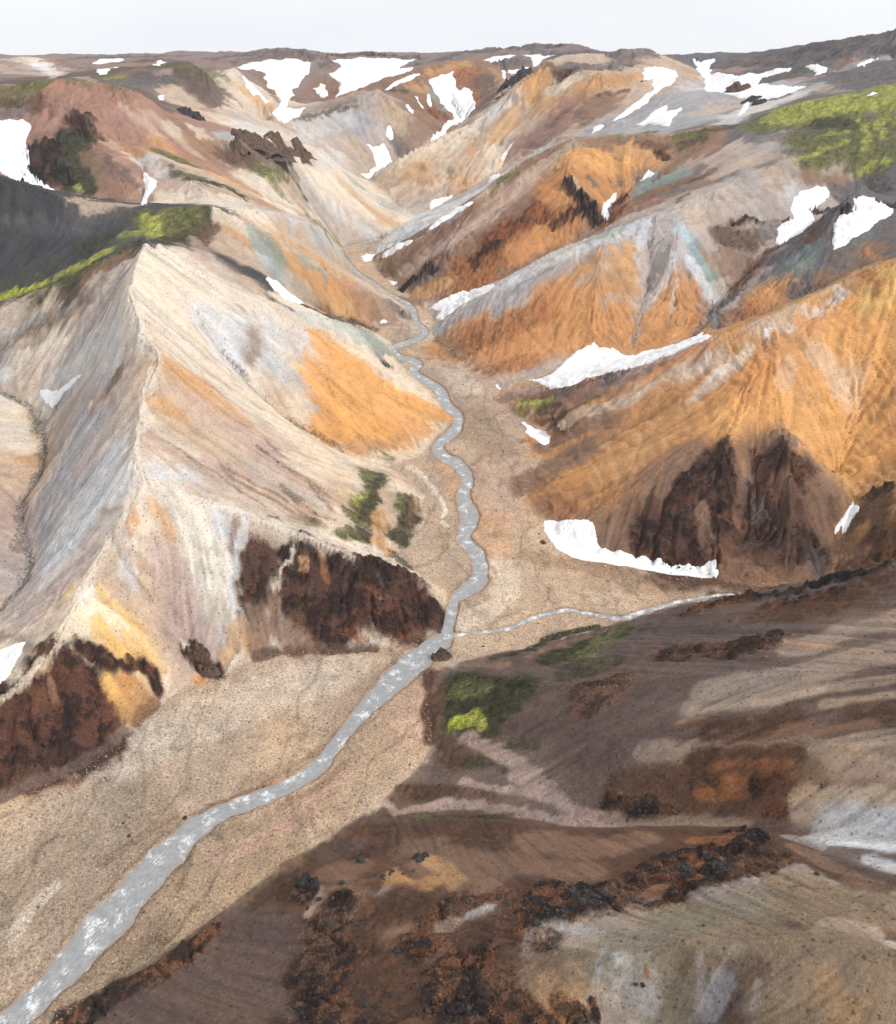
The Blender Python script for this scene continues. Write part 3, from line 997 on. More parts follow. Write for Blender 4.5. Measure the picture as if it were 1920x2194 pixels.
mo 40 1 : 1820,270 1880,270 1920,270
my 30 .6 : 1800,300 1860,280 1910,260
dm 20 .9 : 1760,260 1840,270
mo 30 1 : 1720,300 1800,300 1880,280
mo 24 1 : 1740,340 1800,320 1860,330
mo 20 1 : 1840,360 1880,350 1910,320
my 8 .8 : 1640,260 1720,255 1800,235 1900,220
my 5 .9 : 1840,250 1860,290 1850,320
my 4 .9 : 1880,260 1890,300
my 5 .8 : 1700,345 1740,330 1820,300
my 5 .8 : 1840,375 1870,350 1910,345
my 4 .8 : 1760,290 1820,280
# large golden hill
or 60 1 : 1200,930 1300,880 1400,850 1500,800
or 60 1 : 1280,1010 1380,960 1460,920 1540,860
br 22 1 : 1120,865 1180,850 1240,830
rd 22 1 : 1180,870 1300,820 1400,780
pk 16 .8 : 1300,820 1420,770 1520,735
or 14 .8 : 1420,790 1520,750 1600,700
tn 14 .9 : 1620,700 1700,665
br 6 .7 : 1150,880 1300,830 1440,775
tn 14 .9 : 1160,920 1280,880 1400,830 1540,760
pc 8 .6 : 1240,900 1400,840 1520,780
br 20 .9 : 1160,960 1240,920 1340,890
or 34 1 : 1380,890 1440,860
oc 30 .7 : 1300,1000 1380,960 1460,900
or 30 .8 : 1400,960 1480,920
br 34 1 : 1130,1040 1180,1000 1260,960
pu 10 .4 : 1240,980 1260,990
oc 24 .8 : 1240,1080 1320,1010 1420,950
lg 8 .5 : 1480,860 1560,800 1640,740
cr 9 .9 : 1520,810 1600,760
wh 6 .9 : 1645,760 1675,750
wh 6 .8 : 1640,715 1690,700 1700,710
lg 10 .9 : 1730,680 1780,650 1810,625
bo 50 1 : 1580,890 1640,860
or 40 1 : 1620,820 1660,800
bo 50 1 : 1700,900 1760,940
or 24 1 : 1700,770 1690,730
ro 10 .8 : 1660,735 1640,745
or 14 1 : 1750,690 1730,700
bo 40 1 : 1820,700 1860,680
bo 40 1 : 1880,760 1860,840
bo 40 1 : 1780,760 1820,860
or 40 .8 : 1880,880 1900,960
bo 50 .9 : 1840,940 1830,1000
bo 30 .9 : 1780,1000 1800,1060
ye 26 1 : 1900,600 1880,640
ro 14 .8 : 1880,610 1850,590
pc 16 .5 : 1740,760 1790,800 1800,840
pc 14 .4 : 1690,790 1680,830
pc 14 .4 : 1830,800 1820,870
dg 14 .8 : 1680,930 1700,945
oc 22 .9 : 1740,1060 1760,1130
oc 26 .9 : 1280,1090 1340,1040
br 26 1 : 1180,1080 1240,1120 1300,1160
ro 20 .6 : 1160,1060 1220,1100
# its dark knobs
ro 34 .5 : 1180,1050 1280,1080 1380,1040 1460,980
br 50 1 : 1290,1160 1360,1110 1420,1050 1480,1010 1560,1010 1640,1010 1720,1030 1760,1070
bw 60 1 : 1430,1130 1520,1110 1600,1120 1680,1120 1740,1150
bw 60 1 : 1440,1180 1560,1200 1700,1210
mr 50 1 : 1420,1150 1480,1110 1510,1060
mr 30 1 : 1430,1190 1500,1190
mr 20 .9 : 1548,970 1550,1040 1548,1120
mr 12 .8 : 1410,1110 1450,1040 1510,980
mr 20 .9 : 1640,1000 1680,975 1720,1010
mr 30 .7 : 1600,1080 1620,1160
mr 30 .6 : 1700,1150 1740,1190
br 10 .7 : 1590,980 1590,1050 1582,1120
oc 6 .6 : 1592,970 1594,1020
br 12 .8 : 1500,1080 1515,1170
br 14 .8 : 1735,1050 1755,1110 1772,1150
dg 12 .6 : 1620,1080 1622,1110
dg 14 .6 : 1745,1190 1740,1220
br 16 .8 : 1560,1228 1640,1240 1720,1234
# dark shoulder
bw 26 1 : 1850,1120 1890,1080
db 12 1 : 1860,1070 1900,1050
oc 9 .7 : 1830,1160 1850,1130
db 12 .9 : 1880,1140 1900,1180
br 14 .8 : 1800,1180 1840,1180
# gully between
br 16 1 : 1080,850 1140,840 1200,835
dg 10 .8 : 1180,845 1250,825 1330,800
my 8 1 : 1112,868 1150,862 1180,857
dm 8 1 : 1160,878 1200,868
bw 12 .9 : 1150,895 1190,910 1200,890
dm 5 .7 : 1200,890 1300,840
pk 12 .8 : 1090,835 1160,835
# brown front face
tn 40 1 : 250,1220 320,1300 400,1420
cr 30 .9 : 360,1080 420,1160 470,1240
oc 14 .8 : 340,1080 370,1140
or 9 .8 : 285,1110 292,1135
pk 26 .9 : 350,1180 390,1280 430,1360
pk 30 .8 : 380,1330 420,1420
lg 14 .8 : 260,1220 280,1260
cr 22 .8 : 450,1180 490,1270
lg 14 1 : 470,1095 480,1130
br 9 .9 : 505,1110 495,1170
lg 9 1 : 530,1115 515,1160 510,1200
lg 8 .7 : 500,1220 500,1300 505,1360
oc 20 .9 : 480,1390 510,1350 540,1380
wg 9 .8 : 460,1320 480,1380
mr 30 1 : 580,1130 570,1180 555,1240
mr 30 1 : 550,1200 540,1290
br 20 .9 : 545,1310 550,1380
mr 50 1 : 640,1200 720,1250 780,1290
mr 44 1 : 640,1280 720,1330
db 14 .9 : 640,1290 660,1320
db 14 .9 : 780,1200 790,1240 800,1290
mr 34 1 : 850,1250 890,1290 920,1320
mr 34 1 : 800,1200 850,1230
mr 34 1 : 820,1310 880,1340
rs 7 .7 : 840,1370 900,1360
rs 8 .7 : 740,1350 780,1370
ro 6 .7 : 690,1180 700,1240
oc 8 .7 : 650,1190 645,1220
br 24 .9 : 590,1340 640,1380
cr 4 1 : 648,1143 640,1165 625,1190 610,1215 595,1250
br 12 .8 : 590,1290 590,1350
bw 9 .9 : 550,1405 640,1392 720,1392 800,1385
bw 8 .9 : 860,1375 900,1362
tn 20 .9 : 600,1145 560,1120
# yellow cone and the rusty face under it
ye 34 1 : 190,1290 220,1330 270,1370
cr 22 1 : 180,1280 170,1330 150,1370
wh 8 .7 : 185,1262 180,1290
cr 12 .8 : 230,1310 290,1380
ye 20 .8 : 290,1380 330,1430
mr 14 1 : 175,1385 205,1400 235,1430
mr 10 1 : 265,1430 300,1420 330,1440 340,1480
oc 26 1 : 250,1480 300,1500
ye 16 .9 : 230,1470 240,1500
oc 16 .9 : 270,1540 320,1500
mr 44 1 : 110,1430 110,1500 60,1540
mr 44 1 : 160,1480 180,1540 200,1580
db 26 1 : 80,1520 90,1580
db 20 1 : 20,1540 30,1600
mr 40 1 : 20,1560 60,1640
bw 24 1 : 200,1540 230,1590
ro 9 .9 : 55,1490 65,1530
br 6 .8 : 105,1460 115,1500
ro 12 .7 : 110,1630 160,1610
bw 16 .9 : 200,1600 240,1590
bw 14 .9 : 10,1670 60,1655
mr 50 1 : 60,1580 120,1600 190,1570
mr 40 1 : 20,1500 0,1620
pu 8 .9 : 0,1705 80,1672 160,1640 230,1600 260,1570
bw 12 .8 : 280,1545 330,1505
mr 16 1 : 405,1390 430,1420 460,1440
or 7 .9 : 420,1465 435,1462
cr 5 .8 : 395,1375 398,1390
# dark slope right of the confluence
sc 70 1 : 1050,1500 1200,1480 1400,1450
sc 70 1 : 1600,1400 1800,1350 1920,1320
sc 80 1 : 1300,1580 1500,1560 1700,1500 1920,1480
pu 40 1 : 1350,1385 1450,1380 1560,1350
pu 34 1 : 1400,1330 1500,1320
db 24 .8 : 1440,1400 1560,1400 1650,1370
bw 26 1 : 1620,1320 1720,1310 1850,1280
db 14 1 : 1480,1310 1560,1290 1620,1280
bk 10 1 : 1620,1285 1720,1262 1800,1242 1900,1212
bw 24 .9 : 1750,1290 1860,1250 1920,1240
db 12 .9 : 1650,1300 1800,1270
dm 26 1 : 1180,1410 1260,1380 1330,1360
mo 20 .9 : 1330,1350 1280,1380 1240,1410
dm 30 .7 : 1220,1440 1300,1420
dm 9 1 : 1060,1410 1120,1395 1200,1360 1280,1345
br 7 1 : 1000,1425 1080,1425 1140,1400 1230,1372 1300,1350
dm 40 1 : 990,1470 1050,1490 1100,1480
dm 36 1 : 970,1520 1040,1540 1080,1530
mo 20 .8 : 990,1480 1030,1470
yl 11 .85 : 970,1552 1000,1545 1025,1542
my 9 .8 : 1010,1530 1030,1555
bw 18 1 : 925,1450 935,1480 925,1520 930,1580
br 6 .8 : 950,1440 930,1480
pu 24 .8 : 1100,1560 1180,1560 1260,1560
dm 12 .8 : 1100,1590 1150,1600
pu 40 .7 : 1250,1620 1350,1600
db 30 .5 : 1250,1500 1350,1450
so 18 .9 : 1500,1490 1650,1450 1800,1410 1920,1380
so 28 1 : 1700,1390 1800,1360 1920,1330
so 18 .9 : 1620,1470 1760,1440 1920,1410
oc 5 .8 : 1720,1385 1760,1380
so 10 .8 : 1470,1520 1600,1505 1750,1480 1920,1450
tn 5 .8 : 1480,1522 1560,1510 1680,1495 1760,1480
oc 9 .8 : 1460,1555 1500,1545
oc 6 .7 : 1600,1545 1620,1543
bw 20 .9 : 1480,1570 1600,1560 1700,1545
pu 12 .8 : 1360,1580 1480,1560
tn 9 .6 : 1760,1510 1860,1500 1920,1490
bw 20 .9 : 1820,1530 1900,1530
br 12 .7 : 1680,1570 1780,1565 1860,1560
so 18 .9 : 1380,1610 1500,1615 1620,1615 1760,1605 1920,1590
tn 6 .6 : 1600,1620 1720,1610 1880,1598
bw 30 1 : 1500,1640 1700,1640
ro 14 .8 : 1500,1660 1600,1655 1700,1650
bw 26 1 : 1320,1680 1420,1680 1500,1680
bw 30 1 : 1480,1710 1600,1700 1700,1690
ro 14 .8 : 1500,1700 1600,1690
db 14 1 : 1300,1720 1380,1735 1450,1745
db 8 .9 : 1470,1680 1530,1672
db 14 .9 : 1620,1690 1680,1670
tn 20 .8 : 1780,1640 1860,1650 1920,1660
br 14 .7 : 1700,1650 1760,1660
br 14 .8 : 1800,1690 1900,1690
db 9 .8 : 1640,1740 1700,1740
# pale basin
tn 26 1 : 1720,1730 1820,1735 1920,1725
lg 34 1 : 1780,1780 1860,1790 1920,1800
lg 20 1 : 1820,1765 1920,1770
wh 8 .9 : 1780,1806 1860,1814 1920,1814
gr 8 .7 : 1680,1790 1760,1815
lg 14 .9 : 1860,1840 1920,1860
# fan below the moss
bw 24 1 : 960,1600 1000,1640
dm 12 .7 : 1000,1630 1080,1640
sc 24 1 : 900,1690 1000,1680 1100,1680
bw 14 .9 : 860,1695 960,1705 1060,1700
pk 11 .75 : 1000,1580 1060,1610 1120,1640 1170,1680 1210,1720 1260,1750 1330,1765
pk 7 .9 : 990,1675 1080,1690 1180,1710
pk 10 .9 : 1100,1660 1160,1700
pk 7 .85 : 825,1720 850,1742 900,1735 960,1722 1030,1722 1100,1740 1200,1752 1300,1770
so 7 .9 : 1300,1770 1400,1765 1500,1762 1600,1765
mo 7 .9 : 885,1748 920,1752
dm 6 .8 : 930,1750 1020,1750 1100,1752
pu 10 .8 : 800,1755 860,1765
# foreground hill
db 60 1 : 700,2020 850,2040 1000,2060
db 60 1 : 640,2120 800,2150 1000,2140 1140,2160
db 40 1 : 1130,1960 1230,1960 1330,1950 1420,1930
db 50 1 : 1420,1870 1520,1850 1620,1860
bw 50 1 : 800,1800 950,1790 1100,1790
br 50 .8 : 900,1820 1000,1860 1100,1850
br 44 1 : 1150,1800 1260,1820 1350,1800
br 34 .9 : 1180,1860 1260,1870
pu 20 .8 : 700,1830 760,1810
br 30 .8 : 700,1870 760,1860
db 12 .9 : 775,1840
bw 40 1 : 600,1900 560,1960
pu 60 1 : 480,2010 560,2040 620,2100
pu 60 1 : 300,2150 420,2120 520,2180
sc 50 .6 : 450,2060 540,2120
db 20 .9 : 150,2185 260,2130 360,2070 450,2000
oc 16 .8 : 920,1840 960,1860 980,1890
oc 14 .7 : 840,1880 880,1905 940,1885
br 30 .9 : 700,1930 760,1930
wg 9 .9 : 830,1910 800,1940 770,1980
wg 6 .8 : 690,1900 680,1930 660,1960
db 14 1 : 640,1910 660,1890 665,1920
db 30 1 : 720,1950 700,2000
bw 40 1 : 800,1980 860,1950
br 40 1 : 860,2030 930,2080
db 50 1 : 680,2080 720,2150
db 34 1 : 880,2040 940,2000
bw 50 1 : 800,2100 900,2150
db 50 1 : 960,2100 1060,2150 1150,2180
db 20 1 : 940,1960 1000,1920 1080,1930
br 14 .9 : 1000,1900 1060,1900
lg 8 .7 : 1005,1965 1040,1950 1065,1948
wg 10 .5 : 940,1985 990,1980
bw 26 1 : 1080,1960 1120,1950 1000,2010
db 40 1 : 1150,1930 1220,1950
db 34 1 : 1300,1920 1400,1920 1480,1900
db 40 1 : 1440,1860 1540,1840 1600,1860
db 26 1 : 1560,1790 1620,1800
bk 20 1 : 1240,1910 1290,1930
bk 20 1 : 1480,1860 1550,1860
bk 14 1 : 1170,1970 1210,1960
ro 14 .8 : 1480,1800 1560,1800
ro 9 .8 : 1480,1845 1500,1850
br 14 .9 : 1360,1950 1420,1900
oc 12 .8 : 1240,1980 1290,1990
gr 26 1 : 1150,2020 1200,2010 1250,2010
dg 16 .8 : 1170,2020 1210,2015
bw 40 .6 : 1080,2090 1150,2090 1200,2140
gd 26 .8 : 1350,1990 1440,1970 1520,1950
wg 22 .7 : 1500,1920 1580,1900 1650,1890
te 9 .5 : 1540,1930 1600,1930
wg 20 1 : 1700,1870 1760,1900
br 9 .9 : 1690,1810 1750,1840 1800,1865
br 12 .9 : 1820,1880 1880,1900
gd 34 1 : 1780,1930 1860,1940 1920,1960
db 8 .9 : 1700,1900 1760,1895
gd 20 .9 : 1700,1940 1740,1960
gr 20 .8 : 1560,1990 1620,1990
cr 10 .9 : 1480,2010 1560,2030 1620,2040 1680,2020 1740,2000 1820,2005 1920,2030
tn 20 .8 : 1780,1980 1860,2000
gd 44 1 : 1640,2060 1760,2060 1860,2080
gd 60 1 : 1660,2150 1780,2130 1880,2160
oc 24 .4 : 1780,2120 1820,2180
bw 20 .6 : 1580,2070 1620,2080
oc 14 .6 : 1230,2050 1240,2090 1230,2130
oc 20 .6 : 1180,2120 1220,2170 1260,2140
gg 56 .8 : 1330,2090 1380,2120 1430,2160
gg 44 .7 : 1270,2040 1340,2020 1420,2020
gd 40 .6 : 1160,2060 1220,2080
wg 26 .5 : 1200,2000 1280,1985 1360,1975
gd 60 .9 : 1500,1990 1600,1960 1680,1920
gg 40 .8 : 1420,1980 1520,1960 1600,1930
gr 20 .7 : 1330,2090 1390,2150
wg 30 .6 : 1290,2160 1330,2190
gr 16 .8 : 1550,2100 1520,2160
gr 5 .6 : 1290,2030 1280,2080 1275,2110
wg 6 .7 : 1498,2040 1505,2090 1495,2160
gr 12 .5 : 1380,2060 1400,2130
wg 8 .6 : 1620,2110 1610,2160
dg 10 .4 : 1560,2080 1580,2150
lg 8 .6 : 1320,2050 1340,2050
db 7 .9 : 1270,2150 1275,2180
ro 5 .8 : 1384,2070 1384,2090

# thin gully lines
bw 3 .8 : 430,690 470,750 500,785 530,820 565,855 600,885 640,912 680,935 730,960
bw 2.5 .5 : 400,560 450,610 500,650 560,690
dg 2.5 .6 : 1402,460 1398,540 1390,600 1372,670 1355,745
dg 2.5 .5 : 240,730 215,765 185,800 140,850 100,910
dg 2.5 .5 : 275,660 245,720 230,750
db 3 .8 : 1180,895 1195,920 1215,930 1235,905
bw 3 .6 : 930,560 1010,500 1100,430
dg 3 .6 : 1190,570 1130,600 1085,640
bw 2.5 .6 : 925,715 960,745 1000,775 1060,815
dm 2.5 .6 : 310,915 440,1000 560,1080
db 3 .5 : 480,1000 590,1060 690,1120
db 3 .5 : 560,960 640,1020 720,1100
cr 4 .7 : 312,1038 400,1060 480,1088 560,1108 640,1135 720,1165
cr 3 .8 : 520,688 600,698 660,696

# far left folds
pk 14 .9 : 0,150 40,155 90,160
cr 8 .8 : 20,128 60,135
bw 5 .6 : 120,130 160,142 200,150
bw 5 .6 : 250,135 330,125
pu 10 .8 : 520,128 600,120 660,122
tn 8 .7 : 300,150 360,152
db 4 .6 : 690,120 760,118 840,117
br 8 .8 : 760,150 820,160
tn 8 .8 : 720,215 780,195

pu 14 .7 : 250,150 330,150
pk 10 .8 : 170,165 200,175
tn 10 .7 : 560,270 620,262
rd 10 .7 : 420,132 480,140
br 10 .6 : 1030,120 1090,112
db 20 .6 : 1120,2010 1180,2020
db 16 .7 : 1200,2150 1240,2180
db 10 .8 : 1480,1900 1540,1890
db 8 .7 : 1400,1945 1460,1925
"""
def lin(c):
    c = np.asarray(c, float) / 255
    return np.where(c <= 0.04045, c / 12.92, ((c + 0.055) / 1.055) ** 2.4)
ALB = 0.83
C3 = np.empty((NR, NT, 5))
C3[..., :3] = lin(PAL['wg'][:3]) * ALB
C3[..., 3:] = 0
for k_, nm_ in enumerate(BASE):
    C3[LAB == k_ + 1, :3] = lin(PAL[nm_][:3]) * ALB
C3 = blur3(C3, 6)
PX = X + (fbm(X / 9, Y / 9, 3, 31)) * 0.006 * R
PY = Y + (fbm(X / 9, Y / 9, 3, 47)) * 0.006 * R
C3[FLOORM, :3] = lin(PAL['gv'][:3]) * ALB
def crest(col, width, alpha, pts):
    paint(col, width, alpha, None, np.array(pts, float))
def paint(col, rad, alpha, pts, wpts=None):
    tgt = np.concatenate([lin(PAL[col][:3]) * ALB, PAL[col][3:]])
    samples = []
    if wpts is not None:
        seq = []
        for a, b in zip(wpts[:-1], wpts[1:]):
            n = int(np.hypot(*(b - a)[:2]) / 2) + 2
            for t in np.linspace(0, 1, n):
                c = a + (b - a) * t; i, j = to_ij(c[0], c[1], NR, NT)
                if 1 < i < NR - 2 and 1 < j < NT - 2: samples.append((c[0], c[1], float(bil(Z, np.array(i), np.array(j))), float(i), float(j)))
    elif len(pts) == 1: pts = np.array(pts, float); seq = pts
    else:
        pts = np.array(pts, float); seq = []
        for a, b in zip(pts[:-1], pts[1:]):
            n = max(2, int(np.hypot(*(b - a)) / (rad * 0.45)) + 1)
            seq += [a + (b - a) * t for t in np.linspace(0, 1, n)]
    for u, v in seq:
        h = cast(u, v)
        if h is not None: samples.append(h)
    if not samples: return
    S = np.array(samples)
    di = S[:, 2] * 0
    wins = []
    for s in S:
        d = math.sqrt(s[0] ** 2 + s[1] ** 2 + (HCAM - s[2]) ** 2)
        rm = rad * 1.55 * d / FOC * 1.15                      # soft edge included
        r = math.hypot(s[0], s[1])
        # along the line of sight the ground is foreshortened
        stretch = 1.35
        hi = rm * stretch * 1.2 / (r * HR) + 2; hj = rm / (r * float(HT[min(int(s[3]), NR - 1), 0])) + 2
        wins.append((s, rm, int(max(0, s[3] - hi)), int(min(NR, s[3] + hi + 1)), int(max(0, s[4] - hj)), int(min(NT, s[4] + hj + 1)), stretch))
    i0 = min(w[2] for w in wins); i1 = max(w[3] for w in wins); j0 = min(w[4] for w in wins); j1 = max(w[5] for w in wins)
    if i1 <= i0 or j1 <= j0: return
    Wt = np.zeros((i1 - i0, j1 - j0))
    for s, rm, a, b, c, d, st in wins:
        if b <= a or d <= c: continue
        dx = PX[a:b, c:d] - s[0]; dy = PY[a:b, c:d] - s[1]; dz = Z[a:b, c:d] - s[2]
        nrm = math.hypot(s[0], s[1]); ux, uy = s[0] / nrm, s[1] / nrm
        al = (dx * ux + dy * uy); ac = dx * uy - dy * ux
        q = 1 - np.sqrt((al / st) ** 2 + ac ** 2 + dz ** 2) / rm
        np.maximum(Wt[a - i0:b - i0, c - j0:d - j0], q, out=Wt[a - i0:b - i0, c - j0:d - j0])
    q = Wt
    sk = STREAK[i0:i1, j0:j1] * 0.09 * (1 - fsoft[i0:i1, j0:j1]) * np.clip((R[i0:i1, j0:j1] - 120) / 260, 0.35, 1) + fbm(X[i0:i1, j0:j1] / 7, Y[i0:i1, j0:j1] / 7, 3, 12) * 0.25
    w = np.clip((q + sk * (q > 0) - 0.12) / 0.36, 0, 1)
    w = w * w * (3 - 2 * w) * alpha
    w = w[..., None]
    C3[i0:i1, j0:j1] = C3[i0:i1, j0:j1] * (1 - w) + tgt * w
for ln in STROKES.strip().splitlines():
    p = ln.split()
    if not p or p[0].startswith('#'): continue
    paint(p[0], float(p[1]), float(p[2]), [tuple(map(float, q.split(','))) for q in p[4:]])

HLn = HN['lines']
crest('cr', 7, .8, HLn['main_ridge'][:-2]); crest('wh', 3.0, .5, HLn['main_ridge'][:13]); crest('cr', 6, .7, HLn['o_spur'][:6]); crest('lg', 6, .7, HLn['m_crest'][:5])
crest('lg', 5, .6, HLn['n_crest']); crest('cr', 5, .5, HLn['q_crest']); crest('lg', 6, .7, HLn['d_crest'][:7]); crest('lg', 5, .6, HLn['p_crest']); crest('tn', 5, .5, HLn['c_crest'])

# streak the colours down the slopes, less so on rock and moss
soft = (np.clip(1 - 1.2 * C3[..., 3] - 0.6 * C3[..., 4], 0, 1) * (1 - fsoft))[..., None]
SM = C3.copy()
for k in range(5): SM[..., k] = lic(C3[..., k], 4, 0.003)
C3 = C3 * (1 - 0.3 * soft) + SM * 0.3 * soft
# neighbouring streaks swap colour with the ground some way up or down the slope
sh = np.clip((R - 120) / 260, 0.3, 1) * (ST3 * 0.004 + ST2 * 0.0035 + ST1 * 0.003)
off_i = sh * fr / HR; off_j = sh * ft / HT
SW = bil(C3, II + off_i, JJ + off_j)
C3 = C3 * (1 - soft * 0.9) + SW * soft * 0.9
tone = 1 + soft[..., 0] * (0.03 * STREAK + 0.06 * ST2 + 0.08 * ST1) * np.clip(slope * 3, 0.25, 1)
tone *= 1 + 0.05 * fbm(X / 5, Y / 5, 3, 77) + 0.06 * fbm(X / 25, Y / 25, 3, 78)
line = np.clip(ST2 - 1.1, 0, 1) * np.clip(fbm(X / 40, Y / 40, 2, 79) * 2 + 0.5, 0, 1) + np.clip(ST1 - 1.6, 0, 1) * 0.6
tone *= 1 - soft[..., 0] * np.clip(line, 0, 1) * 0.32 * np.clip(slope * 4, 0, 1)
tone *= 1 + soft[..., 0] * 0.10 * np.clip(-ST2 - 1.3, 0, 1)
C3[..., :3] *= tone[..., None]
# iron and ash tints in separate long bands
warm = (0.035 * ST3 + 0.03 * norm(fbm(X / 45, Y / 45, 3, 90)))[..., None] * soft
C3[..., :3] *= 1 + warm * np.array([0.6, 0.0, -0.9])
ROCK = np.clip(C3[..., 3], 0, 1); MOSS = np.clip(C3[..., 4], 0, 1)
# rocky ground: patches of dark rock among paler rubble
rk = fbm(X / 8, Y / 8, 4, 5, 0.65) + 0.9 * fbm(X / 2.4, Y / 2.4, 3, 15, 0.7)
clump = np.clip((rk + 0.02) / 0.22, 0, 1); clump = clump * clump * (3 - 2 * clump)
C3[..., :3] *= (1 + ROCK * (0.22 - 0.92 * clump))[..., None]
C3[..., :3] *= 1 + (ROCK * (1 - clump) * 1.0)[..., None] * np.array([0.24, 0.04, -0.12]) * np.clip(fbm(X / 18, Y / 18, 3, 95) * 3 + 0.6, 0, 1.4)[..., None]
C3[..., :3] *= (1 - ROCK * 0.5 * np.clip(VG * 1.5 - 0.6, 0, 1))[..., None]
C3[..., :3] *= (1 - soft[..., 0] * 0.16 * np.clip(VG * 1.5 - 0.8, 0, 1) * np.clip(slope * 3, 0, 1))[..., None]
mp = fbm(X / 3.0, Y / 3.0, 4, 61, 0.7)
C3[..., :3] *= (1 + MOSS * (0.8 * mp + 0.5 * fbm(X / 1.3, Y / 1.3, 2, 66)))[..., None]
# gravel floor: braided bands along the flow
bd = fbm(X / 6 + 0.6 * fbm(X / 40, Y / 40, 2, 6) * 6, Y / 28, 4, 50)
bd2 = fbm(X / 30, Y / 60, 3, 51)
fm = fsoft[..., None]
C3[..., :3] *= 1 + fm * (0.20 * bd + 0.24 * bd2)[..., None]
C3[..., :3] *= 1 + fm * bd2[..., None] * np.array([0.10, 0.0, -0.12])
thin = np.clip(1 - np.abs(fbm(X / 16, Y / 38, 3, 53)) * 16, 0, 1) * fsoft
C3[..., :3] *= (1 - 0.32 * thin)[..., None]
Z = Z - ROCK * away * R * 0.009 * VG
Z = Z + ROCK * away * clump * np.clip(R * 0.006, 0.9, 4.5)
Z = Z + ROCK * away * (ridged(X / 9, Y / 9, 4, 5) * 1.5 + ridged(X / 3.1, Y / 3.1, 3, 8) * 0.6) * np.clip(0.6 + R / 900, 0.6, 2.2)
Z = Z + MOSS * 0.3 * mp
Z = Z + fsoft * (0.28 * bd - 0.25 * thin)

# carve the river beds
BANK = 0.55
for nm, (c, gn, ha) in RIV.items():
    left = c[:, :2] + gn * ha[:, None]; right = c[:, :2] - gn * ha[:, None]
    best = np.full(Z.shape, 1e9); lev = np.zeros(Z.shape); half = np.ones(Z.shape)
    for k in range(0, len(c)):
        hw = ha[k] * 2.2 + 3
        r = math.hypot(c[k, 0], c[k, 1])
        ci, cj = to_ij(np.array(c[k, 0]), np.array(c[k, 1]), NR, NT)
        seg = (np.hypot(*(c[min(k + 1, len(c) - 1), :2] - c[max(k - 1, 0), :2])) if k else 4)
        ext = hw + seg
        hi = ext / (r * HR) + 2; hj = ext / (r * float(2 * theta_max(np.array(r)) / (NT - 1))) + 2
        a, b, e, f = int(max(0, ci - hi)), int(min(NR, ci + hi)), int(max(0, cj - hj)), int(min(NT, cj + hj))
        if b <= a or f <= e: continue
        dx = X[a:b, e:f] - c[k, 0]; dy = Y[a:b, e:f] - c[k, 1]
        k2 = min(k + 1, len(c) - 1); sx, sy = c[k2, :2] - c[k, :2]; L2 = sx * sx + sy * sy + 1e-9
        t = np.clip((dx * sx + dy * sy) / L2, 0, 1)
        dd = np.hypot(dx - t * sx, dy - t * sy)
        hh = ha[k] * (1 - t) + ha[k2] * t
        q = dd / hh
        bb = best[a:b, e:f]; m = q < bb
        bb[m] = q[m]; lev[a:b, e:f][m] = (c[k, 2] * (1 - t) + c[k2, 2] * t)[m]; half[a:b, e:f][m] = hh[m]
    inn = np.clip((1.12 - best + 0.10 * fbm(X / 3, Y / 3, 3, 87)) / 0.35, 0, 1)
    inn = inn * inn * (3 - 2 * inn)
    bar = np.clip((fbm(X / 5 + Y / 18, Y / 11, 3, 88) - 0.16) / 0.1, 0, 1) * np.clip((half - 2.5) / 2, 0, 1) * (best < 0.95)
    inn = inn * (1 - 0.0 * bar)
    near = best < 1.7
    Z = np.where(near, Z * (1 - inn) + (lev - 1.4) * inn, Z)
    edge = np.clip(1 - np.abs(best - 1.12) / 0.12, 0, 1) * fsoft
    C3[..., :3] *= (1 - 0.30 * edge)[..., None]
    damp = np.clip((1.55 - best) / 0.5, 0, 1)[..., None]
    C3[..., :3] *= 1 - damp * 0.16 * np.array([0.7, 1, 1.2])
C3[..., :3] = np.clip(C3[..., :3], 0.012, 0.86)
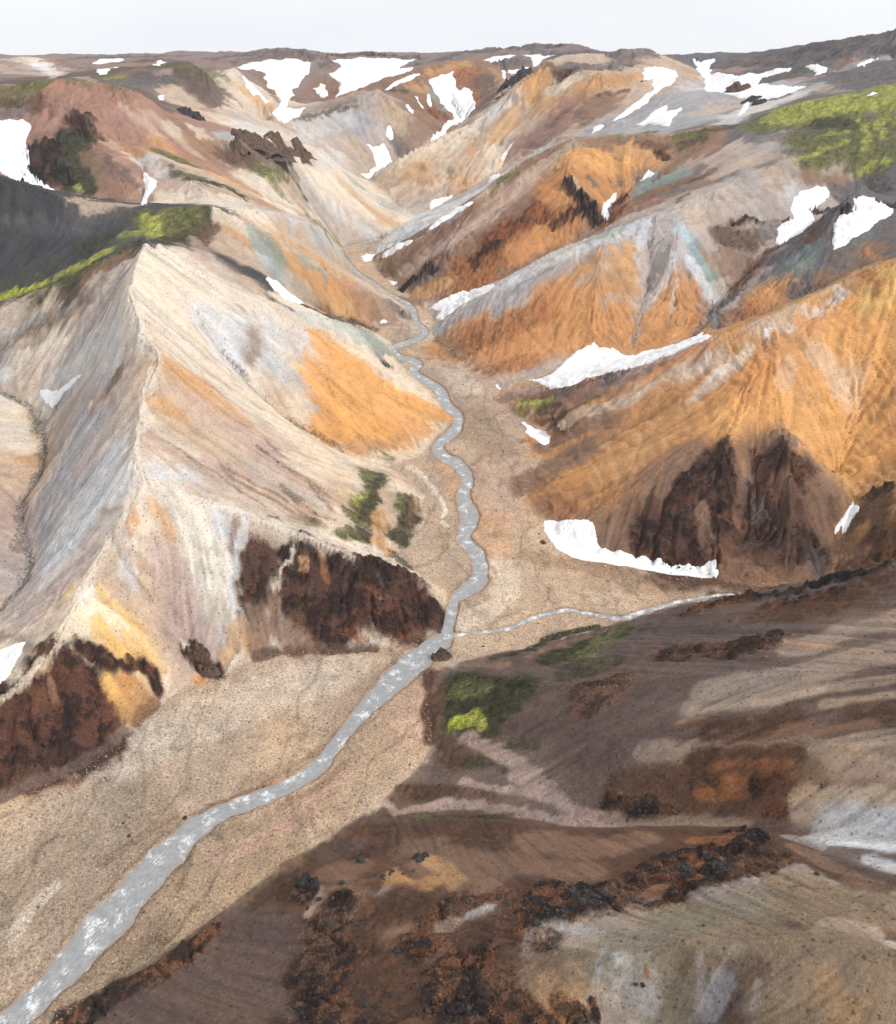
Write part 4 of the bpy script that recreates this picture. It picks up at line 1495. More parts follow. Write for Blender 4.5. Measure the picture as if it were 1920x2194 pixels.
# ---------------------------------------------------------------- materials
def new_mat(name):
    m = bpy.data.materials.new(name); m.use_nodes = True
    nt = m.node_tree; b = nt.nodes['Principled BSDF']
    return m, nt, b
def N(nt, kind, **kw):
    n = nt.nodes.new(kind)
    for k, v in kw.items():
        if k.startswith('i_'): n.inputs[k[2:].replace('_', ' ')].default_value = v
        else: setattr(n, k, v)
    return n
def ground_mat():
    m, nt, b = new_mat('ground_minerals')
    L = nt.links.new
    at = N(nt, 'ShaderNodeVertexColor', layer_name='tint')
    rk = N(nt, 'ShaderNodeAttribute', attribute_name='rock')
    ms = N(nt, 'ShaderNodeAttribute', attribute_name='moss')
    gv = N(nt, 'ShaderNodeAttribute', attribute_name='gravel')
    g = N(nt, 'ShaderNodeNewGeometry')
    n1 = N(nt, 'ShaderNodeTexNoise', i_Scale=1.1, i_Detail=3.0, i_Roughness=0.75)
    n2 = N(nt, 'ShaderNodeTexNoise', i_Scale=0.16, i_Detail=4.0, i_Roughness=0.65)
    n3 = N(nt, 'ShaderNodeTexNoise', i_Scale=2.6, i_Detail=2.0, i_Roughness=0.8)
    for n in (n1, n2, n3): L(g.outputs['Position'], n.inputs['Vector'])
    def mr(src, a, b_, c, d):
        x = N(nt, 'ShaderNodeMapRange'); L(src, x.inputs[0])
        for k, v in zip((1, 2, 3, 4), (a, b_, c, d)): x.inputs[k].default_value = v
        return x.outputs[0]
    def mth(op, a, b_):
        x = N(nt, 'ShaderNodeMath', operation=op)
        for k, v in ((0, a), (1, b_)):
            if isinstance(v, (int, float)): x.inputs[k].default_value = v
            else: L(v, x.inputs[k])
        return x.outputs[0]
    # grain: strong on gravel, moss and rock, light on the smooth ash slopes
    amt = mth('MINIMUM', mth('ADD', mth('ADD', mth('MULTIPLY', rk.outputs['Fac'], 0.5), mth('MULTIPLY', ms.outputs['Fac'], 0.55)),
              mth('ADD', mth('MULTIPLY', gv.outputs['Fac'], 0.4), 0.36)), 1.0)
    grain = mth('ADD', mr(n1.outputs['Fac'], 0.25, 0.75, -0.8, 0.8), mr(n3.outputs['Fac'], 0.2, 0.8, -0.7, 0.7))
    broad = mth('MULTIPLY', mr(n2.outputs['Fac'], 0.25, 0.75, -0.30, 0.30), amt)
    fac = mth('ADD', 1.0, mth('ADD', mth('MULTIPLY', grain, amt), broad))
    vo = N(nt, 'ShaderNodeTexVoronoi', i_Scale=0.75); L(g.outputs['Position'], vo.inputs['Vector'])
    sx = N(nt, 'ShaderNodeSeparateColor'); L(vo.outputs['Color'], sx.inputs[0])
    stone = mth('MULTIPLY', mr(vo.outputs['Distance'], 0.22, 0.42, 1.0, 0.0), mr(sx.outputs[0], 0.86, 0.90, 0.0, 1.0))
    fac = mth('SUBTRACT', fac, mth('MULTIPLY', stone, 0.45))
    fac = mth('MAXIMUM', fac, 0.22)
    sc = N(nt, 'ShaderNodeVectorMath', operation='SCALE')
    L(at.outputs['Color'], sc.inputs[0]); L(fac, sc.inputs['Scale'])
    L(sc.outputs['Vector'], b.inputs['Base Color'])
    b.inputs['Roughness'].default_value = 0.92
    b.inputs['Specular IOR Level'].default_value = 0.18
    bh = mth('ADD', mth('MULTIPLY', n1.outputs['Fac'], 0.5), mth('ADD', mth('MULTIPLY', n3.outputs['Fac'], 0.3), mth('MULTIPLY', n2.outputs['Fac'], 0.6)))
    bp = N(nt, 'ShaderNodeBump', i_Distance=1.2)
    L(bh, bp.inputs['Height']); L(mth('ADD', mth('MULTIPLY', amt, 0.7), 0.1), bp.inputs['Strength'])
    L(bp.outputs['Normal'], b.inputs['Normal'])
    return m
M_GROUND = ground_mat()
def snow_mat():
    m, nt, b = new_mat('old_snow'); L = nt.links.new
    g = N(nt, 'ShaderNodeNewGeometry')
    n1 = N(nt, 'ShaderNodeTexNoise', i_Scale=0.16, i_Detail=6.0, i_Roughness=0.7); L(g.outputs['Position'], n1.inputs['Vector'])
    r = N(nt, 'ShaderNodeValToRGB')
    r.color_ramp.elements[0].position = 0.22; r.color_ramp.elements[0].color = (0.56, 0.55, 0.545, 1)
    r.color_ramp.elements[1].position = 0.55; r.color_ramp.elements[1].color = (0.80, 0.805, 0.815, 1)
    L(n1.outputs['Fac'], r.inputs['Fac']); L(r.outputs['Color'], b.inputs['Base Color'])
    b.inputs['Roughness'].default_value = 0.75
    n2 = N(nt, 'ShaderNodeTexNoise', i_Scale=0.8, i_Detail=3.0); L(g.outputs['Position'], n2.inputs['Vector'])
    bp = N(nt, 'ShaderNodeBump', i_Strength=0.35, i_Distance=0.6); L(n2.outputs['Fac'], bp.inputs['Height']); L(bp.outputs['Normal'], b.inputs['Normal'])
    return m
M_SNOW = snow_mat()
def water_mat(name, f0):
    m, nt, b = new_mat(name); L = nt.links.new
    g = N(nt, 'ShaderNodeNewGeometry')
    uv = N(nt, 'ShaderNodeUVMap', uv_map='flow')
    n1 = N(nt, 'ShaderNodeTexNoise', i_Scale=1.1, i_Detail=5.0, i_Roughness=0.72)
    mp = N(nt, 'ShaderNodeMapping'); mp.inputs['Scale'].default_value = (0.6, 1.7, 1)
    L(uv.outputs['UV'], mp.inputs['Vector']); L(mp.outputs['Vector'], n1.inputs['Vector'])
    n2 = N(nt, 'ShaderNodeTexNoise', i_Scale=0.2, i_Detail=3.0); L(uv.outputs['UV'], n2.inputs['Vector'])
    n3 = N(nt, 'ShaderNodeTexNoise', i_Scale=0.5, i_Detail=4.0, i_Roughness=0.6); L(uv.outputs['UV'], n3.inputs['Vector'])
    add = N(nt, 'ShaderNodeMath', operation='ADD'); L(n1.outputs['Fac'], add.inputs[0]); L(n2.outputs['Fac'], add.inputs[1])
    foam = N(nt, 'ShaderNodeMapRange'); L(add.outputs[0], foam.inputs[0])
    for k, v in zip((1, 2, 3, 4), (f0, f0 + 0.14, 0.0, 0.85)): foam.inputs[k].default_value = v
    r = N(nt, 'ShaderNodeValToRGB')
    r.color_ramp.elements[0].position = 0.35; r.color_ramp.elements[0].color = (0.27, 0.265, 0.26, 1)
    r.color_ramp.elements[1].position = 0.65; r.color_ramp.elements[1].color = (0.34, 0.355, 0.365, 1)
    L(n3.outputs['Fac'], r.inputs['Fac'])
    mx = N(nt, 'ShaderNodeMixRGB'); mx.inputs['Color2'].default_value = (0.82, 0.84, 0.86, 1)
    L(foam.outputs[0], mx.inputs['Fac']); L(r.outputs['Color'], mx.inputs['Color1']); L(mx.outputs['Color'], b.inputs['Base Color'])
    ed = N(nt, 'ShaderNodeAttribute', attribute_name='edge')
    e1 = N(nt, 'ShaderNodeMath', operation='ADD'); L(ed.outputs['Fac'], e1.inputs[0]); L(n3.outputs['Fac'], e1.inputs[1])
    e2 = N(nt, 'ShaderNodeMapRange'); L(e1.outputs[0], e2.inputs[0])
    for k, v in zip((1, 2, 3, 4), (0.95, 1.5, 0.0, 0.8)): e2.inputs[k].default_value = v
    m2 = N(nt, 'ShaderNodeMixRGB'); m2.inputs['Color2'].default_value = (0.30, 0.235, 0.185, 1)
    L(e2.outputs[0], m2.inputs['Fac']); L(mx.outputs['Color'], m2.inputs['Color1']); L(m2.outputs['Color'], b.inputs['Base Color'])
    b.inputs['Roughness'].default_value = 0.28
    b.inputs['IOR'].default_value = 1.33
    bp = N(nt, 'ShaderNodeBump', i_Strength=0.9, i_Distance=0.5); L(n1.outputs['Fac'], bp.inputs['Height']); L(bp.outputs['Normal'], b.inputs['Normal'])
    return m
M_WATER = water_mat('glacial_water', 1.06)
M_STREAM = water_mat('stream_water', 0.98)
def rock_mat(name, dark, pale):
    m, nt, b = new_mat(name); L = nt.links.new
    g = N(nt, 'ShaderNodeNewGeometry')
    n1 = N(nt, 'ShaderNodeTexNoise', i_Scale=0.45, i_Detail=6.0, i_Roughness=0.7); L(g.outputs['Position'], n1.inputs['Vector'])
    r = N(nt, 'ShaderNodeValToRGB')
    r.color_ramp.elements[0].position = 0.38; r.color_ramp.elements[0].color = (*dark, 1)
    r.color_ramp.elements[1].position = 0.68; r.color_ramp.elements[1].color = (*pale, 1)
    L(n1.outputs['Fac'], r.inputs['Fac']); L(r.outputs['Color'], b.inputs['Base Color'])
    b.inputs['Roughness'].default_value = 0.9
    n2 = N(nt, 'ShaderNodeTexNoise', i_Scale=1.6, i_Detail=4.0, i_Roughness=0.7); L(g.outputs['Position'], n2.inputs['Vector'])
    bp = N(nt, 'ShaderNodeBump', i_Strength=0.8, i_Distance=0.5); L(n2.outputs['Fac'], bp.inputs['Height']); L(bp.outputs['Normal'], b.inputs['Normal'])
    return m
M_BASALT = rock_mat('dark_basalt', (0.014, 0.013, 0.014), (0.062, 0.052, 0.048))
M_RUST = rock_mat('rusty_rock', (0.03, 0.02, 0.017), (0.19, 0.105, 0.065))
M_PEB = rock_mat('pebbles', (0.10, 0.075, 0.06), (0.50, 0.40, 0.31))

# ---------------------------------------------------------------- ground meshes, one per hill
CO = np.stack([X, Y, Z], -1)
du = np.gradient(CO, axis=1); dv = np.gradient(CO, axis=0)
NRM = np.cross(du, dv); NRM /= np.linalg.norm(NRM, axis=-1)[..., None] + 1e-12
NRM[NRM[..., 2] < 0] *= -1
def cell_label(L):
    c = L[:-1, :-1].copy()
    return c
CL = cell_label(LAB)
def build_ground(k, name, label):
    cells = np.nonzero(CL == k)
    if len(cells[0]) < 60: return None
    i, j = cells
    q = np.stack([i * NT + j, i * NT + j + 1, (i + 1) * NT + j + 1, (i + 1) * NT + j], -1)
    uq, inv = np.unique(q, return_inverse=True)
    q = inv.reshape(q.shape)
    me = bpy.data.meshes.new(name)
    me.vertices.add(len(uq)); me.vertices.foreach_set('co', CO.reshape(-1, 3)[uq].ravel().astype(np.float32))
    me.loops.add(q.size); me.loops.foreach_set('vertex_index', q.ravel().astype(np.int32))
    me.polygons.add(len(q)); me.polygons.foreach_set('loop_start', np.arange(0, q.size, 4, dtype=np.int32))
    me.update()
    me.polygons.foreach_set('use_smooth', np.ones(len(q), bool))
    ca = me.color_attributes.new('tint', 'FLOAT_COLOR', 'POINT')
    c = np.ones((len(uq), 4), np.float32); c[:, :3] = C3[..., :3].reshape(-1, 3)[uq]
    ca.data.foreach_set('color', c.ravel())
    for an, arr in (('rock', ROCK), ('moss', MOSS), ('gravel', fsoft)):
        a = me.attributes.new(an, 'FLOAT', 'POINT'); a.data.foreach_set('value', arr.ravel()[uq].astype(np.float32))
    me.normals_split_custom_set_from_vertices(NRM.reshape(-1, 3)[uq].tolist())
    me.materials.append(M_GROUND)
    o = bpy.data.objects.new(name, me); COL.objects.link(o)
    o['kind'] = 'structure'; o['label'] = label
    return o
build_ground(0, 'valley_floor', 'flat gravel valley floor beside the braided grey river')
for k, (lb, _) in enumerate(HILLS): build_ground(k + 1, 'hill', lb)

# ---------------------------------------------------------------- water
for nm, (c, gn, ha) in RIV.items():
    K = 9
    V = []; UV = []; ED = []
    s = np.concatenate([[0], np.cumsum(np.hypot(*np.diff(c[:, :2], axis=0).T))])
    for k in range(len(c)):
        for m in range(K):
            t = (m / (K - 1) * 2 - 1) * 1.2
            p = c[k, :2] + gn[k] * ha[k] * t
            V.append((p[0], p[1], c[k, 2] - BANK + (0.004 if nm == 'river' else 0.0))); UV.append((s[k], t * ha[k])); ED.append(abs(t) / 1.2)
    Fc = [(k * K + m, (k + 1) * K + m, (k + 1) * K + m + 1, k * K + m + 1) for k in range(len(c) - 1) for m in range(K - 1)]
    me = bpy.data.meshes.new(nm); me.from_pydata(V, [], Fc); me.update()
    ul = me.uv_layers.new(name='flow')
    for lp in me.loops: ul.data[lp.index].uv = UV[lp.vertex_index]
    ea = me.attributes.new('edge', 'FLOAT', 'POINT'); ea.data.foreach_set('value', np.array(ED, np.float32))
    me.polygons.foreach_set('use_smooth', np.ones(len(Fc), bool))
    me.materials.append(M_WATER if nm == 'river' else M_STREAM)
    o = bpy.data.objects.new(nm, me); COL.objects.link(o); o['kind'] = 'structure'
    o['label'] = 'grey braided main river with white riffles' if nm == 'river' else 'thin pale stream joining the river from the right'
def zat(x, y):
    i, j = to_ij(np.asarray(x, float), np.asarray(y, float), NR, NT)
    return bil(Z, i, j)

# ---------------------------------------------------------------- snow patches
SNOW = [
([(-40,262),(0,260),(25,257),(48,254),(62,262),(70,268),(66,280),(60,290),(56,305),(62,325),(63,350),(70,372),(85,388),(105,400),(118,408),(100,404),(50,386),(0,370),(-40,358)],'large snow field at the left edge behind the charcoal scree hill'),
([(309,365),(318,372),(338,388),(337,397),(325,408),(318,425),(312,436),(306,442),(303,438),(305,425),(311,405),(309,385)],'small wedge of snow in the gully behind the mossy saddle'),
([(206,128),(250,126),(264,127),(258,132),(235,134),(215,138),(200,137)],'flat snow strip just under the skyline at the far left'),
([(206,150),(230,148),(252,143),(235,153),(222,160),(210,158)],'short snow streak on the mossy hill at the far left'),
([(333,133),(345,130),(356,134),(345,141),(333,141)],'tiny snow spot above the purple hill in the left distance'),
([(336,207),(345,203),(352,206),(345,214),(338,213)],'tiny snow spot in the hollow below the purple hill'),
([(510,145),(535,135),(560,133),(590,129),(612,125),(640,128),(665,135),(668,150),(655,165),(640,178),(628,195),(613,220),(612,232),(630,235),(665,228),(640,246),(596,257),(577,249),(592,235),(600,215),(590,200),(575,185),(566,168),(572,160),(560,152),(545,148),(530,150),(520,149)],'wide snow field filling the bowl beside the pale cone hill'),
([(522,162),(535,165),(545,185),(565,208),(585,224),(570,222),(545,205),(528,185)],'narrow snow arm down the right side of the pale cone hill'),
([(712,128),(780,124),(845,125),(893,129),(870,137),(855,148),(885,147),(860,160),(820,170),(790,180),(765,190),(740,200),(720,210),(728,195),(728,178),(715,165),(708,158),(722,150),(730,145),(722,138)],'broad snow field below the left skyline plateau, right of the bowl'),
([(680,200),(674,190),(690,178),(700,180),(705,205),(695,211)],'small snow pocket between brown ribs at the rim of the bowl'),
([(822,194),(835,182),(865,168),(893,158),(900,160),(880,172),(850,184),(830,193)],'slanting snow band above the grey peak'),
([(920,172),(945,158),(971,152),(975,165),(978,182),(984,195),(1000,187),(1006,190),(1012,210),(1020,232),(1005,245),(985,262),(960,277),(935,298),(922,306),(921,298),(928,285),(945,278),(948,270),(965,262),(975,256),(970,245),(950,228),(935,205),(925,185)],'long snow tongue running down the rust coloured hill'),
([(782,310),(792,308),(800,314),(812,312),(825,306),(835,325),(838,345),(825,356),(800,373),(788,381),(770,370),(790,365),(805,355),(800,340),(795,325)],'curved snow patch at the foot of the grey peak'),
([(828,270),(835,266),(842,285),(840,300),(832,300),(826,290)],'small oval snow spot on the face of the grey peak'),
([(868,225),(875,224),(885,237),(883,243),(872,236)],'lowest of three thin snow flecks right of the grey peak'),
([(890,206),(896,208),(908,232),(905,236),(896,221)],'middle of three thin snow flecks right of the grey peak'),
([(914,200),(918,202),(928,225),(925,233),(917,220)],'rightmost of three thin snow flecks beside the long snow tongue'),
([(1034,130),(1055,121),(1090,118),(1110,119),(1080,125),(1060,131)],'left snow strip across the dark summit above the rust hill'),
([(1120,117),(1150,118),(1185,118),(1175,130),(1150,141),(1143,143),(1138,126)],'right snow strip hooking down the dark summit above the rust hill'),
([(1090,150),(1110,147),(1133,146),(1120,155),(1098,159)],'small ragged snow patch beside the black crag'),
([(1073,150),(1082,155),(1088,168),(1082,171)],'thin snow fleck left of the black crag'),
([(1378,150),(1385,146),(1440,150),(1452,155),(1453,165),(1440,180),(1420,190),(1395,210),(1370,232),(1345,248),(1318,260),(1311,261),(1320,252),(1345,232),(1370,213),(1395,200),(1402,190),(1400,168),(1392,172),(1380,172)],'hook shaped snow patch trailing down the grey slope'),
([(1264,288),(1272,272),(1282,267),(1293,270),(1282,280)],'small snow spot at the top of the rust ridge'),
([(1365,268),(1385,252),(1410,235),(1430,226),(1430,238),(1447,235),(1462,230),(1452,245),(1435,265),(1430,271),(1410,268)],'forked snow patch low on the grey slope'),
([(1483,125),(1530,125),(1535,130),(1520,142),(1523,158),(1560,160),(1600,158),(1640,152),(1690,145),(1698,148),(1690,155),(1665,158),(1635,165),(1625,175),(1650,183),(1680,182),(1725,185),(1690,200),(1660,210),(1638,213),(1630,218),(1605,210),(1580,208),(1560,203),(1545,198),(1508,193),(1510,180),(1498,160),(1490,140)],'widest snow field in the upper right round the dark rocks'),
([(1563,255),(1580,245),(1590,230),(1598,216),(1608,220),(1605,230),(1595,240),(1575,250)],'thin snow tongue below the widest upper right snow field'),
([(1723,142),(1740,138),(1765,141),(1770,148),(1765,157),(1745,151)],'small snow patch left of the brown knoll on the upper right plateau'),
([(1833,140),(1860,130),(1883,125),(1870,132),(1850,144)],'small snow streak high on the dark right plateau'),
([(1858,205),(1870,197),(1882,198),(1870,204)],'tiny snow spot just above the yellow green moss plateau'),
([(1367,390),(1380,374),(1395,364),(1405,372),(1395,380)],'small slanting snow patch at the top of the teal slope'),
([(1287,460),(1290,440),(1300,428),(1323,413),(1322,422),(1310,440),(1303,460),(1298,475),(1290,468)],'upright snow sliver in the dark red gully behind the orange hill'),
([(1662,510),(1663,492),(1675,480),(1700,468),(1695,445),(1700,425),(1720,408),(1750,399),(1770,400),(1777,412),(1770,430),(1755,440),(1740,448),(1742,468),(1735,485),(1715,500),(1690,512),(1670,526),(1662,522)],'left of the two bright snow patches below the moss plateau'),
([(1782,520),(1785,500),(1785,480),(1800,465),(1828,455),(1822,440),(1830,425),(1850,420),(1870,425),(1875,437),(1900,440),(1917,447),(1915,458),(1890,475),(1865,493),(1845,500),(1820,520),(1800,530),(1788,535)],'right of the two bright snow patches below the moss plateau'),
([(1126,811),(1150,812),(1175,805),(1200,785),(1225,760),(1250,745),(1274,736),(1290,746),(1315,747),(1340,760),(1360,762),(1380,752),(1420,745),(1455,735),(1480,725),(1505,712),(1522,722),(1500,733),(1450,755),(1400,777),(1340,793),(1280,805),(1240,818),(1220,828),(1195,836),(1180,834),(1155,822),(1140,816)],'large white snow patch at the foot of the orange hill'),
([(918,661),(950,640),(985,625),(1010,622),(1040,612),(1066,608),(1055,622),(1030,635),(1005,645),(980,660),(960,675),(945,687),(934,680),(945,668),(930,666)],'slanting snow patch at the foot of the craggy rust face'),
([(922,434),(940,425),(967,417),(965,425),(945,440),(920,451)],'small snow patch above the low pale grey ridge'),
([(912,497),(930,480),(960,460),(990,443),(1014,433),(1010,440),(980,455),(950,475),(925,492)],'long thin snow strip behind the low pale grey ridge crest'),
([(820,550),(840,530),(865,520),(883,518),(860,535),(835,552)],'short snow strip at the lower end of the low pale grey ridge'),
([(772,551),(785,543),(803,546),(795,556),(780,562)],'small snow patch beside the narrow head of the river'),
([(832,600),(850,603),(850,610),(840,613)],'tiny snow spot on the dark toe of the rust ridge'),
([(1045,385),(1055,376),(1073,373),(1065,380),(1050,388)],'small snow patch beside the green moss strip on the tan ridge'),
([(1074,345),(1080,325),(1095,310),(1105,300),(1100,315),(1085,335),(1078,348)],'thin snow streak in the gully of the tan and reddish ridge'),
([(811,688),(822,684),(837,687),(825,693),(813,694)],'tiny snow spot at the foot of the teal and orange spur'),
([(570,595),(590,600),(615,620),(640,640),(650,650),(630,650),(605,635),(580,610)],'slender snow patch in the gully under the teal face'),
([(1060,824),(1070,825),(1076,832),(1070,835)],'tiny snow spot where the orange hill meets the gravel'),
([(1114,905),(1125,905),(1145,918),(1170,925),(1181,935),(1178,945),(1163,953),(1145,943),(1125,928),(1125,920)],'small snow patch on the right edge of the gravel below the bright moss'),
([(1165,1115),(1180,1112),(1220,1112),(1260,1113),(1272,1120),(1280,1150),(1290,1175),(1315,1182),(1370,1190),(1400,1205),(1440,1208),(1460,1210),(1480,1206),(1505,1212),(1535,1205),(1542,1225),(1535,1236),(1490,1235),(1430,1230),(1370,1220),(1300,1208),(1240,1200),(1220,1192),(1190,1175),(1175,1155),(1166,1135)],'long curved snow bank at the foot of the golden hill, nearest to the river'),
([(1830,1070),(1838,1085),(1838,1095),(1820,1125),(1810,1140),(1805,1145),(1800,1130),(1793,1150),(1788,1145),(1790,1130),(1810,1100),(1822,1080)],'ragged upright snow sliver near the right edge'),
([(83,848),(84,838),(98,835),(115,838),(135,825),(160,808),(178,800),(165,815),(145,835),(122,858),(112,875),(105,870),(95,858)],'small tapering snow patch on the grey flank of the footpath ridge'),
([(-30,1400),(0,1392),(20,1385),(50,1376),(55,1378),(50,1395),(30,1425),(15,1450),(0,1466),(-30,1480)],'snow patch at the lower left edge behind the rusty cliff'),
]
def snow_patch(px, label, group):
    P = [cast(u, v) for u, v in px]
    P = np.array([p[:3] for p in P if p is not None])
    if len(P) < 3: return
    # points that slipped over a crest are pulled back to the patch's own distance
    r = np.hypot(P[:, 0], P[:, 1]); med = np.median(r)
    ok = ~((np.abs(r - np.roll(r, 1)) > 0.10 * med) & (np.abs(r - np.roll(r, -1)) > 0.10 * med)) & (np.abs(r - med) < 0.4 * med)
    if ok.sum() >= 4: P = P[ok]
    Q = []
    n = len(P)
    size = max(np.ptp(P[:, 0]), np.ptp(P[:, 1]))
    step = med * 0.0035
    for a, b in zip(range(n), list(range(1, n)) + [0]):
        A, B = P[a, :2], P[b, :2]; L = np.hypot(*(B - A)); m = max(1, int(L / step))
        for t in np.arange(m) / m:
            q = A + (B - A) * t; Q.append(q)
    Q = np.array(Q)
    am = med * 0.0035
    Q = Q + np.stack([fbm(Q[:, 0] / am / 1.6, Q[:, 1] / am / 1.6, 2, 73), fbm(Q[:, 0] / am / 1.6, Q[:, 1] / am / 1.6, 2, 74)], 1) * am * 0.3
    Q = Q + np.stack([fbm(Q[:, 0] / am / 5, Q[:, 1] / am / 5, 3, 71), fbm(Q[:, 0] / am / 5, Q[:, 1] / am / 5, 3, 72)], 1) * am * 0.9
    x0, x1, y0, y1 = Q[:, 0].min(), Q[:, 0].max(), Q[:, 1].min(), Q[:, 1].max()
    m = (X > x0) & (X < x1) & (Y > y0) & (Y < y1)
    ii, jj = np.nonzero(m)
    gx, gy = X[ii, jj], Y[ii, jj]
    ins = inside(gx, gy, [tuple(q) for q in Q])
    gx, gy = gx[ins], gy[ins]
    if len(gx) > 7000:
        s = rng.permutation(len(gx))[:7000]; gx, gy = gx[s], gy[s]
    if len(gx):
        dd = np.full(len(gx), 1e9)
        for q in Q: dd = np.minimum(dd, np.hypot(gx - q[0], gy - q[1]))
        keep = dd > step * 0.3
        gx, gy, dd = gx[keep], gy[keep], dd[keep]
    else: dd = np.zeros(0)
    pts = [Vector((q[0], q[1])) for q in Q] + [Vector((a, b)) for a, b in zip(gx, gy)]
    nb = len(Q)
    try:
        v2, e2, f2, ov, oe, of = geometry.delaunay_2d_cdt(pts, [], [list(range(nb))], 1, step * 0.02)
    except Exception:
        return
    if not f2: return
    vx = np.array([v.x for v in v2]); vy = np.array([v.y for v in v2])
    d = np.full(len(vx), 1e9)
    for q in Q: d = np.minimum(d, np.hypot(vx - q[0], vy - q[1]))
    th = min(0.9, med * 0.0005 + 0.3)
    rise = th * (1 - np.exp(-d / (th * 1.6))) - 0.12
    zz = zat(vx, vy) + rise + med * 0.0002 * (d > 0.01)
    me = bpy.data.meshes.new('snow_patch')
    me.from_pydata([tuple(t) for t in np.stack([vx, vy, zz], 1)], [], [list(f) for f in f2]); me.update()
    me.polygons.foreach_set('use_smooth', np.ones(len(me.polygons), bool))
    me.materials.append(M_SNOW)
    o = bpy.data.objects.new('snow_patch', me); COL.objects.link(o)
    o['label'] = label; o['category'] = 'snow patch'; o['group'] = group
    return o
for px, lb in SNOW: snow_patch(px, lb, 'snow patches on the hills')

# ---------------------------------------------------------------- the thin air haze over the valley
hz = 900.0
hx, hy0, hy1, hz0, hz1 = 2600.0, -300.0, 3750.0, -60.0, 420.0
me = bpy.data.meshes.new('haze')
me.from_pydata([(x, y, z) for x in (-hx, hx) for y in (hy0, hy1) for z in (hz0, hz1)], [], [(0,1,3,2),(4,6,7,5),(0,4,5,1),(2,3,7,6),(0,2,6,4),(1,5,7,3)])
m_, nt_, b_ = new_mat('thin_air')
nt_.nodes.remove(b_)
pv_ = N(nt_, 'ShaderNodeVolumePrincipled'); pv_.inputs['Density'].default_value = 0.00004
pv_.inputs['Color'].default_value = (0.96, 0.97, 1.0, 1)
nt_.links.new(pv_.outputs['Volume'], nt_.nodes['Material Output'].inputs['Volume'])
me.materials.append(m_)
o = bpy.data.objects.new('haze', me); COL.objects.link(o); o['kind'] = 'stuff'; o['label'] = 'thin pale haze over the far hills'

# ---------------------------------------------------------------- footpath on the sharp crest
PATH = [(282,560),(278,590),(275,620),(292,660),(300,690),(300,715),(322,738),(345,755),(340,780),(325,805),(310,830),(302,865),(298,900),(292,930),(288,960),(288,985),(292,1005),(310,1036),(292,1068),(268,1102),(245,1138),(224,1170),(200,1212),(182,1248)]
def make_path(px, w, label):
    P = HN['lines']['main_ridge'][1:15]
    n = len(P); t = np.linspace(0, n - 1, (n - 1) * 12 + 1)
    k = np.clip(t.astype(int), 0, n - 2); f = (t - k)[:, None]
    C = P[k] * (1 - f) + P[k + 1] * f
    for _ in range(4): C[1:-1] = (C[:-2] + C[1:-1] * 2 + C[2:]) / 4
    tg = np.gradient(C[:, :2], axis=0); tg /= np.linalg.norm(tg, axis=1)[:, None] + 1e-9
    nn = np.stack([-tg[:, 1], tg[:, 0]], 1)
    for q in range(len(C)):
        off = np.linspace(-3.5, 3.5, 15); zz = zat(C[q, 0] + nn[q, 0] * off, C[q, 1] + nn[q, 1] * off) - 0.03 * np.abs(off)
        C[q, :2] += nn[q] * off[int(np.argmax(zz))]
    for _ in range(3): C[1:-1] = (C[:-2] + C[1:-1] * 2 + C[2:]) / 4
    V = []; K = 4
    for c, m in zip(C, nn):
        for s in np.linspace(-1, 1, K):
            p = c[:2] + m * w * s * 0.5
            V.append((p[0], p[1], float(zat(p[0], p[1])) + 0.18))
    Fc = [(a * K + b, a * K + b + 1, (a + 1) * K + b + 1, (a + 1) * K + b) for a in range(len(C) - 1) for b in range(K - 1)]
    me = bpy.data.meshes.new('path'); me.from_pydata(V, [], Fc); me.update()
    me.polygons.foreach_set('use_smooth', np.ones(len(Fc), bool))
    me.materials.append(M_PATH)
    o = bpy.data.objects.new('path', me); COL.objects.link(o); o['kind'] = 'structure'; o['label'] = label
M_PATH, nt_, b_ = new_mat('trodden_ash')
n_ = N(nt_, 'ShaderNodeTexNoise', i_Scale=0.8, i_Detail=4.0); r_ = N(nt_, 'ShaderNodeValToRGB')
r_.color_ramp.elements[0].position = 0.3; r_.color_ramp.elements[0].color = (0.42, 0.35, 0.26, 1)
r_.color_ramp.elements[1].position = 0.7; r_.color_ramp.elements[1].color = (0.62, 0.55, 0.45, 1)
g_ = N(nt_, 'ShaderNodeNewGeometry'); nt_.links.new(g_.outputs['Position'], n_.inputs['Vector']); nt_.links.new(n_.outputs['Fac'], r_.inputs['Fac'])
nt_.links.new(r_.outputs['Color'], b_.inputs['Base Color']); b_.inputs['Roughness'].default_value = 0.95
make_path(None, 1.1, 'pale footpath winding along the sharp crest of the left ridge')

